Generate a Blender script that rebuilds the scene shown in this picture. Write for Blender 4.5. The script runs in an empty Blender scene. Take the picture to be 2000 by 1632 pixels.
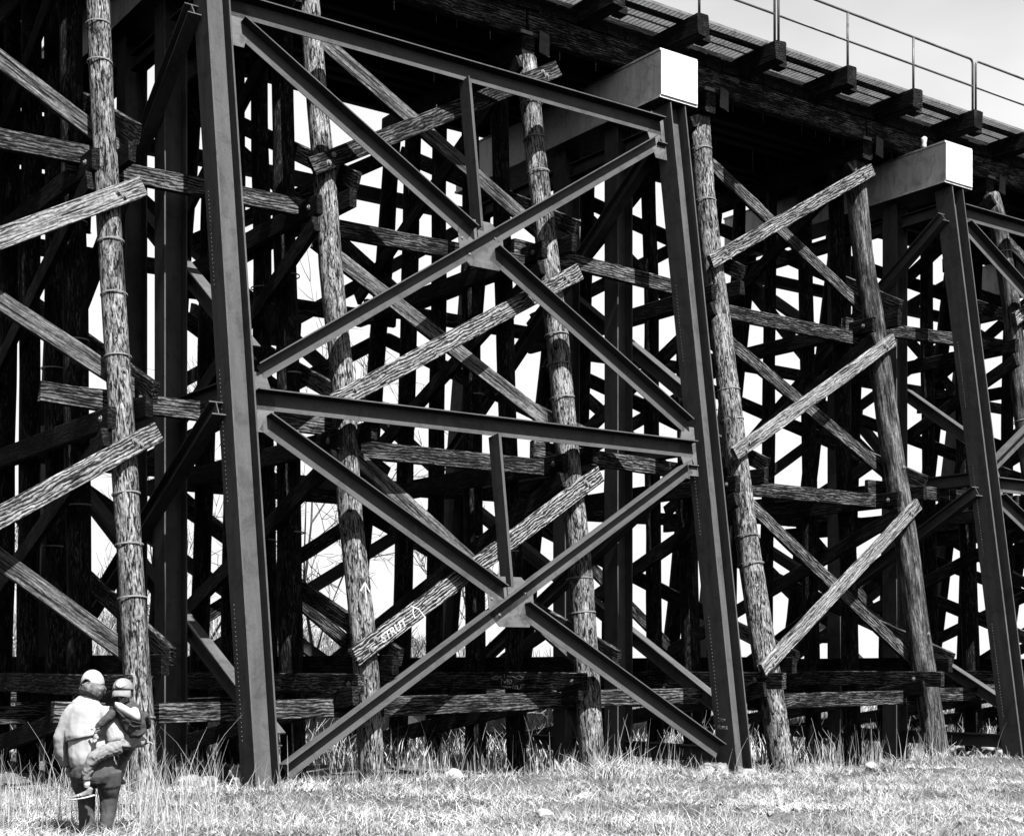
import bpy, bmesh, math, random
import numpy as np
from mathutils import Vector, Matrix, Quaternion, noise as mnoise
random.seed(7); np.random.seed(7)
R = math.radians
sc = bpy.context.scene
COL = sc.collection
# World axes: +X runs along the bridge, +Y goes into / across it, +Z up.
EYE = 1.9                       # eye height above the ground at the bridge
def W(s, t, z): return Vector((s, t, z + EYE))     # z measured from eye level

# ------------------------------------------------------------------ camera
cam_d = bpy.data.cameras.new('camera'); cam = bpy.data.objects.new('camera', cam_d); COL.objects.link(cam)
cam.location = W(0, 0, 0)
cam.rotation_euler = Vector((0.583, 0.812, 0)).to_track_quat('-Z', 'Y').to_euler()
cam_d.sensor_width = 36; cam_d.lens = 51.66; cam_d.shift_y = 0.241; cam_d.shift_x = 0.0
cam_d.clip_start = 0.1; cam_d.clip_end = 6000
sc.camera = cam

# ------------------------------------------------------------------ sky and sun
SUN_EL, SUN_AZ = 57.0, 1.5      # the sun stands behind the camera, square to the side of the bridge
world = bpy.data.worlds.new('World'); sc.world = world; world.use_nodes = True
nt = world.node_tree; nt.nodes.clear()
wo = nt.nodes.new('ShaderNodeOutputWorld'); bg = nt.nodes.new('ShaderNodeBackground')
sky = nt.nodes.new('ShaderNodeTexSky'); sky.sky_type = 'NISHITA'; sky.sun_disc = False
to_sun = Vector((-math.sin(R(SUN_AZ)) * math.cos(R(SUN_EL)), -math.cos(R(SUN_AZ)) * math.cos(R(SUN_EL)), math.sin(R(SUN_EL))))
sky.sun_elevation = R(SUN_EL); sky.sun_rotation = math.atan2(to_sun.x, to_sun.y)
sky.air_density = 1.0; sky.dust_density = 0.0; sky.ozone_density = 1.0
bw = nt.nodes.new('ShaderNodeRGBToBW')
tc = nt.nodes.new('ShaderNodeTexCoord'); cn = nt.nodes.new('ShaderNodeTexNoise')
cn.inputs['Scale'].default_value = 2.6; cn.inputs['Detail'].default_value = 5; cn.inputs['Roughness'].default_value = 0.5
cmap = nt.nodes.new('ShaderNodeMapping'); cmap.inputs['Scale'].default_value = (1, 1, 2.4); cmap.inputs['Location'].default_value = (0.35, 0.1, 0.0)
cr = nt.nodes.new('ShaderNodeValToRGB')
cr.color_ramp.elements[0].position = 0.36; cr.color_ramp.elements[0].color = (1.95, 1.95, 1.95, 1)
cr.color_ramp.elements[1].position = 0.52; cr.color_ramp.elements[1].color = (2.4, 2.4, 2.4, 1)
mul = nt.nodes.new('ShaderNodeMath'); mul.operation = 'MULTIPLY'
L = nt.links.new
L(tc.outputs['Generated'], cmap.inputs['Vector']); L(cmap.outputs['Vector'], cn.inputs['Vector']); L(cn.outputs['Fac'], cr.inputs['Fac'])
L(sky.outputs['Color'], bw.inputs['Color']); L(bw.outputs['Val'], mul.inputs[0]); L(cr.outputs['Color'], mul.inputs[1])
mn = nt.nodes.new('ShaderNodeMath'); mn.operation = 'MINIMUM'; mn.inputs[1].default_value = 6.2      # even white haze: the veil never gets brighter than this
L(mul.outputs['Value'], mn.inputs[0]); L(mn.outputs['Value'], bg.inputs['Color']); bg.inputs['Strength'].default_value = 0.05
L(bg.outputs['Background'], wo.inputs['Surface'])
sl = bpy.data.lights.new('sun', 'SUN'); sl.energy = 5.0; sl.angle = R(0.5); sl.color = (1, 1, 1)
sun = bpy.data.objects.new('sun', sl); COL.objects.link(sun)
sun.rotation_euler = (-to_sun).to_track_quat('-Z', 'Y').to_euler(); sun.location = (0, -20, 30)
sc.view_settings.view_transform = 'Standard'; sc.view_settings.look = 'None'
sc.view_settings.exposure = 1.75; sc.view_settings.gamma = 1; sc.view_settings.use_curve_mapping = False
sc.render.engine = 'CYCLES'
sc.cycles.max_bounces = 3; sc.cycles.diffuse_bounces = 0; sc.cycles.glossy_bounces = 1
sc.cycles.transparent_max_bounces = 4; sc.cycles.use_denoising = True

# ------------------------------------------------------------------ materials (the photograph is black and white: greys only)
def g(v): return (v, v, v, 1)
def new_mat(name):
    m = bpy.data.materials.new(name); m.use_nodes = True
    n = m.node_tree; b = n.nodes['Principled BSDF']; b.inputs['Specular IOR Level'].default_value = 0.25
    return m, n, b
def node(n, kind, **kw):
    o = n.nodes.new(kind)
    for k, v in kw.items():
        if k in o.inputs.keys(): o.inputs[k].default_value = v
        else: setattr(o, k, v)
    return o
def ramp(n, stops):
    r = n.nodes.new('ShaderNodeValToRGB'); e = r.color_ramp.elements
    while len(e) < len(stops): e.new(0.5)
    for i, (p, v) in enumerate(stops): e[i].position = p; e[i].color = g(v)
    return r
def coords(n, scale, rnd=True):
    """object coordinates, scaled, shifted by a random amount per object"""
    t = n.nodes.new('ShaderNodeTexCoord'); mp = node(n, 'ShaderNodeMapping', Scale=scale)
    if rnd:
        oi = n.nodes.new('ShaderNodeObjectInfo'); ml = node(n, 'ShaderNodeMath', operation='MULTIPLY'); ml.inputs[1].default_value = 61.0
        ad = node(n, 'ShaderNodeVectorMath', operation='ADD')
        n.links.new(oi.outputs['Random'], ml.inputs[0]); n.links.new(t.outputs['Object'], ad.inputs[0]); n.links.new(ml.outputs[0], ad.inputs[1])
        n.links.new(ad.outputs[0], mp.inputs['Vector'])
    else: n.links.new(t.outputs['Object'], mp.inputs['Vector'])
    return mp.outputs['Vector']
def mixrgb(n, blend, fac, a, b):
    m = n.nodes.new('ShaderNodeMix'); m.data_type = 'RGBA'; m.blend_type = blend
    m.inputs[0].default_value = fac if not hasattr(fac, 'links') else 0.5
    if hasattr(fac, 'links'): n.links.new(fac, m.inputs[0])
    for i, v in ((6, a), (7, b)):
        if hasattr(v, 'links'): n.links.new(v, m.inputs[i])
        else: m.inputs[i].default_value = g(v)
    return m.outputs[2]
def bump(n, b, h, strength, dist):
    u = node(n, 'ShaderNodeBump', Strength=strength, Distance=dist); n.links.new(h, u.inputs['Height']); n.links.new(u.outputs['Normal'], b.inputs['Normal'])

def wood(name, dark, mid, light, ring=0.5, creo=0.5, streak=26, rough=0.9, stretch=3.0, warp=0.6, edge=(0.40, 0.49, 0.62)):
    """sawn or round timber, long grain along local X, weathered pale with black checks and creosote left in patches"""
    m, n, b = new_mat(name)
    v = coords(n, (1, 1, 1))
    def tex(scale, **kw):
        mp = node(n, 'ShaderNodeMapping', Scale=scale); n.links.new(v, mp.inputs['Vector'])
        t = node(n, 'ShaderNodeTexNoise', Scale=1.0, **kw); n.links.new(mp.outputs[0], t.inputs['Vector']); return t.outputs['Fac']
    n1 = tex((stretch, streak, streak), Detail=8.0, Roughness=0.68, Distortion=warp)
    mp2 = node(n, 'ShaderNodeMapping', Scale=(0.9, 3.0, 3.0)); n.links.new(v, mp2.inputs['Vector'])
    wv = node(n, 'ShaderNodeTexWave', Scale=2.4, Distortion=11.0, Detail=4.0); wv.bands_direction = 'Z'
    wv.inputs['Detail Scale'].default_value = 1.1; wv.inputs['Detail Roughness'].default_value = 0.6
    n.links.new(mp2.outputs[0], wv.inputs['Vector'])
    mixf = mixrgb(n, 'MIX', ring, n1, wv.outputs['Color'])
    rr = ramp(n, [(edge[0], dark), (edge[1], mid), (edge[2], light)]); n.links.new(mixf, rr.inputs['Fac'])
    cr = ramp(n, [(0.38, 1 - creo), (0.56, 1.0)]); n.links.new(tex((1.4, 4.5, 4.5), Detail=5.0, Roughness=0.65), cr.inputs['Fac'])
    ck = ramp(n, [(0.37, 0.05), (0.43, 1.0)]); n.links.new(tex((stretch * 1.2, 40, 40), Detail=3.0, Roughness=0.5, Distortion=0.4), ck.inputs['Fac'])
    mo = ramp(n, [(0.34, 0.35), (0.62, 1.25)]); n.links.new(tex((16, 34, 34), Detail=4.0, Roughness=0.7), mo.inputs['Fac'])
    c = mixrgb(n, 'MULTIPLY', 1.0, rr.outputs['Color'], cr.outputs['Color'])
    c = mixrgb(n, 'MULTIPLY', 0.95, c, ck.outputs['Color'])
    c = mixrgb(n, 'MULTIPLY', 0.8, c, mo.outputs['Color'])
    n.links.new(c, b.inputs['Base Color']); b.inputs['Roughness'].default_value = rough
    b.inputs['Specular IOR Level'].default_value = 0.08
    bump(n, b, mixf, 0.6, 0.02)
    return m
M = {}
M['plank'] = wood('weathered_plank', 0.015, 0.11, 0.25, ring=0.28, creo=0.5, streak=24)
M['plank_grain'] = wood('bold_grained_plank', 0.012, 0.14, 0.22, ring=0.62, creo=0.1, streak=22)
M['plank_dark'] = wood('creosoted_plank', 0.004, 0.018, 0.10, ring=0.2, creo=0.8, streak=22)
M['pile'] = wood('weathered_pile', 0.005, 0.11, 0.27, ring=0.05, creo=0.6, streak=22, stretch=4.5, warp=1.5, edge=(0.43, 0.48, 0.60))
M['pile_smooth'] = wood('smooth_weathered_pile', 0.008, 0.065, 0.18, ring=0.05, creo=0.75, streak=16, stretch=1.6, warp=0.5, edge=(0.36, 0.50, 0.66))
M['plank_pale'] = wood('pale_flat_sawn_plank', 0.035, 0.15, 0.27, ring=0.22, creo=0.3, streak=30, stretch=1.6, warp=0.9, edge=(0.36, 0.48, 0.64))
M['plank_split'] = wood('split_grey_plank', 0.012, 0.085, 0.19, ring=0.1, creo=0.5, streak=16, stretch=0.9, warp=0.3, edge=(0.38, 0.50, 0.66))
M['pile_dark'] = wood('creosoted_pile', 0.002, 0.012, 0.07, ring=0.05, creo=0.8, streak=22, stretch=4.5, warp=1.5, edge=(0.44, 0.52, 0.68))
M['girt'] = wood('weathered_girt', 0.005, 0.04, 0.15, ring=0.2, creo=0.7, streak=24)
M['timber'] = wood('creosoted_timber', 0.0015, 0.006, 0.03, ring=0.15, creo=0.85, streak=22)
M['stringer'] = wood('stringer_timber', 0.002, 0.012, 0.10, ring=0.15, creo=0.9, streak=14)

def steel(name, base, var, rough, metal=0.0, scale=(0.8, 5, 5), dirt=0.5):
    m, n, b = new_mat(name)
    v = coords(n, scale); v2 = coords(n, (1, 1, 1))
    n1 = node(n, 'ShaderNodeTexNoise', Scale=1.0, Detail=6.0, Roughness=0.65); n.links.new(v, n1.inputs['Vector'])
    r = ramp(n, [(0.3, base * (1 - var)), (0.7, base * (1 + var))]); n.links.new(n1.outputs['Fac'], r.inputs['Fac'])
    n2 = node(n, 'ShaderNodeTexNoise', Scale=45.0, Detail=3.0); n.links.new(v2, n2.inputs['Vector'])
    n3 = node(n, 'ShaderNodeTexNoise', Scale=3.2, Detail=7.0, Roughness=0.72, Distortion=0.6); n.links.new(v2, n3.inputs['Vector'])
    d = ramp(n, [(0.36, 1 - dirt), (0.50, 1.0), (0.66, 1.0), (0.74, 1 + dirt * .7)]); n.links.new(n3.outputs['Fac'], d.inputs['Fac'])
    c = mixrgb(n, 'OVERLAY', 0.22, r.outputs['Color'], n2.outputs['Fac'])
    c = mixrgb(n, 'MULTIPLY', 1.0, c, d.outputs['Color'])
    n.links.new(c, b.inputs['Base Color']); b.inputs['Roughness'].default_value = rough; b.inputs['Metallic'].default_value = metal; b.inputs['Specular IOR Level'].default_value = 0.06
    bump(n, b, n3.outputs['Fac'], 0.12, 0.01)
    return m
M['steel'] = steel('weathering_steel', 0.060, 0.25, 0.95, dirt=0.28)
M['steel_plate'] = steel('gusset_steel', 0.085, 0.25, 0.7)
M['cap'] = steel('painted_cap_steel', 0.46, 0.22, 0.6, scale=(7, 7, 0.8), dirt=0.35)
M['galv'] = steel('galvanised_pipe', 0.10, 0.25, 0.45, 0.3)
M['grate'] = steel('galvanised_grating', 0.14, 0.2, 0.5, 0.2)
M['band'] = steel('steel_band', 0.15, 0.2, 0.5)
M['rock'] = steel('pale_stone', 0.24, 0.3, 0.95)
M['rubble'] = steel('grey_rubble', 0.17, 0.4, 0.95)
M['chalk'] = steel('white_paint', 0.40, 0.1, 0.9)
M['chalk_dim'] = steel('faded_chalk', 0.25, 0.1, 0.9)

def plain(name, v, rough=0.9, var=0.12, sc_=14, patch=0.0):
    m, n, b = new_mat(name)
    vv = coords(n, (1, 1, 1)); n1 = node(n, 'ShaderNodeTexNoise', Scale=sc_, Detail=5.0); n.links.new(vv, n1.inputs['Vector'])
    r = ramp(n, [(0.3, v * (1 - var)), (0.7, min(1, v * (1 + var)))]); n.links.new(n1.outputs['Fac'], r.inputs['Fac'])
    col = r.outputs['Color']
    if patch:
        for q_, (p0_, p1_) in ((0.55, (0.40, 0.60)), (6.0, (0.38, 0.58))):
            n2 = node(n, 'ShaderNodeTexNoise', Scale=q_, Detail=5.0, Roughness=0.6); n.links.new(vv, n2.inputs['Vector'])
            r2 = ramp(n, [(p0_, 1 - patch), (p1_, 1.12)]); n.links.new(n2.outputs['Fac'], r2.inputs['Fac']); col = mixrgb(n, 'MULTIPLY', 1.0, col, r2.outputs['Color'])
    n.links.new(col, b.inputs['Base Color']); b.inputs['Roughness'].default_value = rough
    bump(n, b, n1.outputs['Fac'], 0.25, 0.01)
    return m
M['grass'] = plain('dry_grass', 0.34, 0.9, 0.5, 2.2, 0.48)
M['grass_tall'] = plain('dry_stalks', 0.24, 0.8, 0.45, 2.2)
M['twig'] = plain('bare_twigs', 0.05, 0.9, 0.4, 3)
M['twig_pale'] = plain('pale_dry_brush', 0.20, 0.9, 0.4, 3)
M['jacket'] = plain('pale_jacket_cloth', 0.245, 0.9, 0.05, 9)
M['trousers'] = plain('dark_denim', 0.045, 0.9, 0.35, 9)
M['skin'] = plain('skin', 0.2, 0.6, 0.05, 20)
M['hair'] = plain('brown_hair', 0.085, 0.6, 0.8, 26)
M['white_cap'] = plain('white_cap_cloth', 0.26, 0.9, 0.06, 30)
M['grey_cap'] = plain('grey_cap_cloth', 0.14, 0.9, 0.15, 30)
M['hoodie'] = plain('dark_hoodie', 0.035, 0.95, 0.3, 25)
M['white_cloth'] = plain('white_lining', 0.4, 0.9, 0.03, 20)
M['child_pants'] = plain('grey_child_trousers', 0.14, 0.9, 0.3, 30)
M['dark'] = plain('black_webbing', 0.02, 0.9, 0.1, 20)
M['rubber'] = plain('white_rubber', 0.4, 0.6, 0.05, 20)

m, n, b = new_mat('dry_ground')          # matted straw, soil showing through
v = coords(n, (1, 1, 1), False)
n1 = node(n, 'ShaderNodeTexNoise', Scale=0.7, Detail=8.0, Roughness=0.7); n.links.new(v, n1.inputs['Vector'])
n2 = node(n, 'ShaderNodeTexNoise', Scale=22.0, Detail=6.0, Roughness=0.75, Distortion=1.2); n.links.new(v, n2.inputs['Vector'])
r1 = ramp(n, [(0.35, 0.04), (0.6, 0.13)]); n.links.new(n1.outputs['Fac'], r1.inputs['Fac'])
r2 = ramp(n, [(0.36, 0.15), (0.55, 1.0)]); n.links.new(n2.outputs['Fac'], r2.inputs['Fac'])
n.links.new(mixrgb(n, 'MULTIPLY', 0.9, r1.outputs['Color'], r2.outputs['Color']), b.inputs['Base Color'])
b.inputs['Roughness'].default_value = 1; bump(n, b, n2.outputs['Fac'], 0.8, 0.05)
M['ground'] = m

# ------------------------------------------------------------------ object helpers
def link(name, me, mat, parent=None, mtx=None):
    o = bpy.data.objects.new(name, me); COL.objects.link(o)
    if mat is not None and len(me.materials) == 0: me.materials.append(mat)
    mtx = mtx or Matrix.Identity(4)
    if parent is not None:
        o.parent = parent; o.matrix_basis = WM[parent.name].inverted() @ mtx
    else: o.matrix_basis = mtx
    WM[o.name] = mtx
    return o
WM = {}
def tag(o, label=None, cat=None, group=None, kind=None):
    for k, v in (('label', label), ('category', cat), ('group', group), ('kind', kind)):
        if v: o[k] = v
    return o
def thing(name, loc, label, cat, group=None):
    o = bpy.data.objects.new(name, None); COL.objects.link(o); o.empty_display_size = 0.3
    o.location = loc; WM[o.name] = Matrix.Translation(loc)
    return tag(o, label, cat, group)
def mesh(verts, faces, smooth=False, name='mesh'):
    me = bpy.data.meshes.new(name); me.from_pydata([tuple(v) for v in verts], [], faces)
    if smooth: me.shade_smooth()
    me.update(); return me
def frame(p0, p1, nrm):
    """local X along p0->p1, local Y near nrm (the thin direction), local Z the width"""
    x = (p1 - p0).normalized(); y = (nrm - x * nrm.dot(x)).normalized(); z = x.cross(y)
    m = Matrix((x, y, z)).transposed().to_4x4(); m.translation = p0
    return m, (p1 - p0).length

def timber(name, p0, p1, thick, width, mat, parent, nrm, rag=0.012, bow=0.01, seg=0.45):
    """a sawn timber with softened arrises, slightly uneven faces and ragged ends"""
    mt, ln = frame(p0, p1, nrm)
    n = max(3, int(ln / seg)); a, w, ch = thick / 2, width / 2, min(thick, width) * 0.1
    prof = [(-a + ch, -w), (a - ch, -w), (a, -w + ch), (a, w - ch), (a - ch, w), (-a + ch, w), (-a, w - ch), (-a, -w + ch)]
    vs, fs = [], []; off = random.random() * 90
    for i in range(n + 1):
        x = ln * i / n
        by = bow * mnoise.noise((x * 0.3, off, 0)); bz = bow * 1.6 * mnoise.noise((x * 0.3, off, 7))
        for k, (y, z) in enumerate(prof):
            j = rag * mnoise.noise((x * 1.7, off + k * 3.1, 2))
            xe = x + (random.uniform(-1, 1) * 0.02 if i in (0, n) else 0)
            vs.append((xe, y * (1 + j * 4) + by, z * (1 + j * 2.5) + bz))
    for i in range(n):
        for k in range(8):
            q = (k + 1) % 8; fs.append((i * 8 + k, i * 8 + q, (i + 1) * 8 + q, (i + 1) * 8 + k))
    fs.append(tuple(range(7, -1, -1))); fs.append(tuple(n * 8 + k for k in range(8)))
    return link(name, mesh(vs, fs), mat, parent, mt)

def ibeam(name, p0, p1, depth, fw, mat, parent, nrm, tf=0.02, tw=0.014, cut0=0.0, cut1=0.0):
    """rolled I section; nrm is the direction the web faces (across the web); depth runs in-plane"""
    mt, ln = frame(p0, p1, nrm)
    h, f, t = depth / 2, fw / 2, tw / 2
    prof = [(-f, -h), (f, -h), (f, -h + tf), (t, -h + tf), (t, h - tf), (f, h - tf), (f, h), (-f, h), (-f, h - tf), (-t, h - tf), (-t, -h + tf), (-f, -h + tf)]
    vs = [(0 - cut0 * z, y, z) for y, z in prof] + [(ln + cut1 * z, y, z) for y, z in prof]
    fs = [(k, (k + 1) % 12, 12 + (k + 1) % 12, 12 + k) for k in range(12)]
    for o_, fl in ((0, True), (12, False)):
        for q in ((0, 1, 2, 11), (11, 2, 3, 10), (10, 3, 4, 9), (9, 4, 5, 8), (8, 5, 6, 7)):
            q = tuple(o_ + k for k in q); fs.append(q[::-1] if fl else q)
    return link(name, mesh(vs, fs), mat, parent, mt)

def tee(name, p0, p1, depth, fw, mat, parent, nrm, side=-1, tf=0.018, tw=0.014):
    """rolled T section: a broad flange on one side (local -Z for side=-1) and a single stem"""
    mt, ln = frame(p0, p1, nrm); h, f, t = depth / 2, fw / 2, tw / 2; k_ = -side
    prof = [(-f, -h), (f, -h), (f, -h + tf), (t, -h + tf), (t, h), (-t, h), (-t, -h + tf), (-f, -h + tf)]
    prof = [(y, z * k_) for y, z in prof]
    vs = [(0, y, z) for y, z in prof] + [(ln, y, z) for y, z in prof]
    fs = [(k, (k + 1) % 8, 8 + (k + 1) % 8, 8 + k) for k in range(8)]
    for o_, fl in ((0, True), (8, False)):
        for q in ((0, 1, 2, 7), (7, 2, 3, 6), (6, 3, 4, 5)): q = tuple(o_ + k for k in q); fs.append(q[::-1] if fl else q)
    if k_ < 0: fs = [q[::-1] for q in fs]
    return link(name, mesh(vs, fs), mat, parent, mt)

def plate(name, pts, nrm, th, mat, parent):
    """flat polygonal plate of thickness th"""
    nrm = nrm.normalized(); n = len(pts)
    vs = [p - nrm * th / 2 for p in pts] + [p + nrm * th / 2 for p in pts]
    c = sum(pts, Vector()) / n; vs = [v - c for v in vs]
    fs = [tuple(range(n))[::-1], tuple(range(n, 2 * n))] + [(k, (k + 1) % n, n + (k + 1) % n, n + k) for k in range(n)]
    me = mesh(vs, fs); bm = bmesh.new(); bm.from_mesh(me); bmesh.ops.recalc_face_normals(bm, faces=bm.faces); bm.to_mesh(me); bm.free()
    return link(name, me, mat, parent, Matrix.Translation(c))

def boxm(name, lo, hi, mat, parent=None, bevel=0.0, jit=0.0):
    c = (lo + hi) / 2; d = (hi - lo) / 2
    bm = bmesh.new(); bmesh.ops.create_cube(bm, size=2)
    for v in bm.verts: v.co = Vector((v.co.x * d.x, v.co.y * d.y, v.co.z * d.z)) + Vector([random.uniform(-jit, jit) for _ in range(3)])
    if bevel: bmesh.ops.bevel(bm, geom=list(bm.edges), offset=bevel, segments=1, affect='EDGES')
    me = bpy.data.meshes.new(name); bm.to_mesh(me); bm.free()
    return link(name, me, mat, parent, Matrix.Translation(c))

def tube_geo(pts, rad, ns=8, close=True, rough=0.0, off=0.0, ref=None):
    """tube along pts (list of Vector) with radius list; returns verts, faces"""
    vs, fs = [], []; n = len(pts)
    for i, p in enumerate(pts):
        d = (pts[min(i + 1, n - 1)] - pts[max(i - 1, 0)]).normalized()
        u = d.orthogonal().normalized() if ref is None else (ref - d * ref.dot(d)).normalized()
        w = d.cross(u); r = rad[i] if hasattr(rad, '__len__') else rad
        for k in range(ns):
            a = 2 * math.pi * k / ns; rr = r
            if rough: rr = r * (1 + rough * mnoise.noise((math.cos(a) * 1.5, math.sin(a) * 1.5 + off, i * 0.35)) + rough * 0.5 * mnoise.noise((math.cos(a) * 5, math.sin(a) * 5 + off, i * 0.15)))
            vs.append(p + (u * math.cos(a) + w * math.sin(a)) * rr)
    for i in range(n - 1):
        for k in range(ns):
            q = (k + 1) % ns; fs.append((i * ns + k, i * ns + q, (i + 1) * ns + q, (i + 1) * ns + k))
    if close: fs += [tuple(range(ns))[::-1], tuple((n - 1) * ns + k for k in range(ns))]
    return vs, fs

def lerp_poly(poly, z):
    """t at height z from a list of (t, z)"""
    p = sorted(poly, key=lambda q: q[1])
    if z <= p[0][1]: a, b = p[0], p[1]
    elif z >= p[-1][1]: a, b = p[-2], p[-1]
    else:
        for a, b in zip(p, p[1:]):
            if a[1] <= z <= b[1]: break
    return a[0] + (b[0] - a[0]) * (z - a[1]) / (b[1] - a[1])

def pile(s, tf, z0, z1, dia, mat, parent, lean=0.0, ns=14):
    n = 26; off = random.random() * 50
    pts = [W(s + lean * (z - z1) + 0.03 * mnoise.noise((z * 0.35, off, 0)), tf(z) + 0.03 * mnoise.noise((z * 0.35, off, 5)), z) for z in [z0 + (z1 - z0) * i / n for i in range(n + 1)]]
    mt, ln = frame(pts[0], pts[-1], Vector((0, -1, 0)))
    inv = mt.inverted(); loc = [inv @ p for p in pts]
    rad = [dia / 2 * (1.08 - 0.16 * i / n) for i in range(n + 1)]
    vs, fs = tube_geo(loc, rad, ns, rough=0.10, off=off, ref=Vector((0, 1, 0)))
    o = link('pile', mesh(vs, fs, True), mat, parent, mt)
    o['_'] = 0; del o['_']
    return o, pts, rad

def band(s, tf, z, r, parent):
    """steel strap nailed round a pile"""
    c = W(s, tf(z), z); ax = (W(s, tf(z + .5), z + .5) - W(s, tf(z - .5), z - .5)).normalized()
    u = Vector((1, 0, 0)); w = ax.cross(u)
    vs, fs = [], []; ns = 20
    tilt = random.uniform(-0.06, 0.06)
    for k in range(ns):
        a = 2 * math.pi * k / ns; d = u * math.cos(a) + w * math.sin(a); q = c + ax * (tilt * r * math.cos(a))
        for rr, hh in ((r, -.010), (r + .008, -.010), (r + .008, .010), (r, .010)): vs.append(q + d * rr + ax * hh - c)
    for k in range(ns):
        j = (k + 1) % ns
        for e in range(4): fs.append((k * 4 + e, j * 4 + e, j * 4 + (e + 1) % 4, k * 4 + (e + 1) % 4))
    link('band', mesh(vs, fs), M['band'], parent, Matrix.Translation(c))

bolt_me = None
def bolt(p, nrm, parent, r=0.038):
    global bolt_me
    if bolt_me is None:
        vs, fs = [], []
        for (rr, h) in ((1.0, 0), (1.0, .25), (.5, .3), (.45, .75)):
            for k in range(8): a = math.pi * k / 4; vs.append((rr * math.cos(a), rr * math.sin(a), h))
        for i in range(3):
            for k in range(8): fs.append((i * 8 + k, i * 8 + (k + 1) % 8, (i + 1) * 8 + (k + 1) % 8, (i + 1) * 8 + k))
        fs.append(tuple(24 + k for k in range(8))); bolt_me = mesh(vs, fs); bolt_me.materials.append(M['band'])
    q = nrm.to_track_quat('Z', 'Y').to_matrix().to_4x4(); mt = Matrix.Translation(p) @ q @ Matrix.Scale(r, 4)
    return link('bolt', bolt_me, None, parent, mt)

XP, YP, ZP = Vector((1, 0, 0)), Vector((0, 1, 0)), Vector((0, 0, 1))

# ------------------------------------------------------------------ ground
def sstep(a, b, x):
    x = np.clip((x - a) / (b - a), 0, 1); return x * x * (3 - 2 * x)
def gz(s, t):
    """ground height measured from eye level"""
    s = np.asarray(s, float); t = np.asarray(t, float)
    z = -1.62 - 0.016 * np.clip(s - 5, -4, 22)
    z = z + 0.05 * np.sin(s * 0.9 + 1.3 * np.sin(t * 0.5)) * np.cos(t * 0.7 + 0.4) + 0.03 * np.sin(s * 2.3 + t * 1.9)
    z = z + 0.16 * np.exp(-((t - 16.6) / 1.3) ** 2) * (0.5 + 0.5 * np.sin(s * 0.55 + 0.8))      # soil heaped along the foot of the bents
    z = z + 0.07 * np.sin(s * 1.7 + 2.1 * np.sin(t * 1.9)) * np.exp(-((t - 16.9) / 1.2) ** 2) + 0.025 * np.sin(s * 5.1 + t * 3.3) * np.sin(t * 6.1 - s * 2.2)
    z = z - 0.10 * np.exp(-((t - 20.5) / 2.5) ** 2)
    bank = sstep(29, 44, t) * (1 - sstep(24, 36, s)) * (1 - sstep(90, 220, t))
    return z + 3.0 * bank + 0.35 * bank * np.sin(s * 0.6) * np.sin(t * 0.4)
xs = np.concatenate([[-2500, -900, -300, -120, -60, -30, -18], np.arange(-12, 46, 0.3), [48, 52, 58, 66, 80, 110, 180, 400, 1000, 3000]])
ys = np.concatenate([[-2500, -900, -300, -100, -40, -15, 0, 4], np.arange(7, 48, 0.3), [50, 54, 60, 68, 80, 100, 140, 220, 500, 1200, 3500]])
XX, YY = np.meshgrid(xs, ys, indexing='ij'); ZZ = gz(XX, YY) + EYE
vv_ = np.stack([XX, YY, ZZ], -1).reshape(-1, 3); ny = len(ys)
ii, jj = np.meshgrid(np.arange(len(xs) - 1), np.arange(ny - 1), indexing='ij'); a_ = (ii * ny + jj).ravel()
gme = bpy.data.meshes.new('ground'); gme.from_pydata(vv_.tolist(), [], np.stack([a_, a_ + ny, a_ + ny + 1, a_ + 1], 1).tolist()); gme.shade_smooth()
tag(link('ground', gme, M['ground']), kind='structure', label='dry grassy ground running under the trestle')
def G(s, t): return float(gz(s, t))

# ------------------------------------------------------------------ timber bents
# pile centre lines of the outer (near) row, (t, z) per bent
P1 = dict(
 Z=(2.9, [(18.10, -1.6), (19.05, 4.2), (20.0, 10.2)], .34),
 A=(7.17, [(18.06, -1.5), (18.40, .22), (18.72, 2.28), (19.03, 4.23), (19.30, 5.83), (19.57, 7.36), (19.81, 9.16), (20.0, 10.2)], .33),
 B=(10.55, [(18.10, -1.8), (18.26, 0), (18.73, 2.25), (18.97, 4.38), (19.32, 5.89), (19.52, 7.26), (19.75, 8.41), (20.0, 10.2)], .35),
 C=(14.67, [(18.18, -1.72), (18.42, .2), (18.67, 2.21), (18.93, 3.69), (19.19, 5.49), (19.47, 7.16), (19.73, 8.41), (20.0, 10.2)], .38),
 D=(18.87, [(18.16, -1.8), (18.71, .78), (19.03, 2.31), (19.37, 4.13), (19.70, 6.14), (19.90, 7.31), (20.14, 8.7), (20.3, 10.2)], .42),
 E=(23.2, [(18.20, -1.95), (18.74, .86), (19.0, 2.53), (19.34, 4.15), (19.59, 5.62), (19.83, 7.1), (20.04, 8.03), (20.3, 10.2)], .45),
 F=(27.2, [(18.2, -1.95), (18.7, 2.5), (19.21, 5.62), (19.44, 7.7), (19.81, 9.77), (19.95, 10.2)], .40),
 G=(31.6, [(18.2, -1.95), (20.0, 10.2)], .40),
 H=(36.0, [(18.2, -1.95), (20.0, 10.2)], .40))
TF = {k: (lambda z, p=v[1]: lerp_poly(p, z)) for k, v in P1.items()}
INNER = [((20.35, 20.85), .33), ((21.45, 21.7), .32), ((22.8, 22.65), .30), ((24.1, 23.6), .31), ((26.2, 24.4), .36)]   # (foot t, head t), diameter
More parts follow.
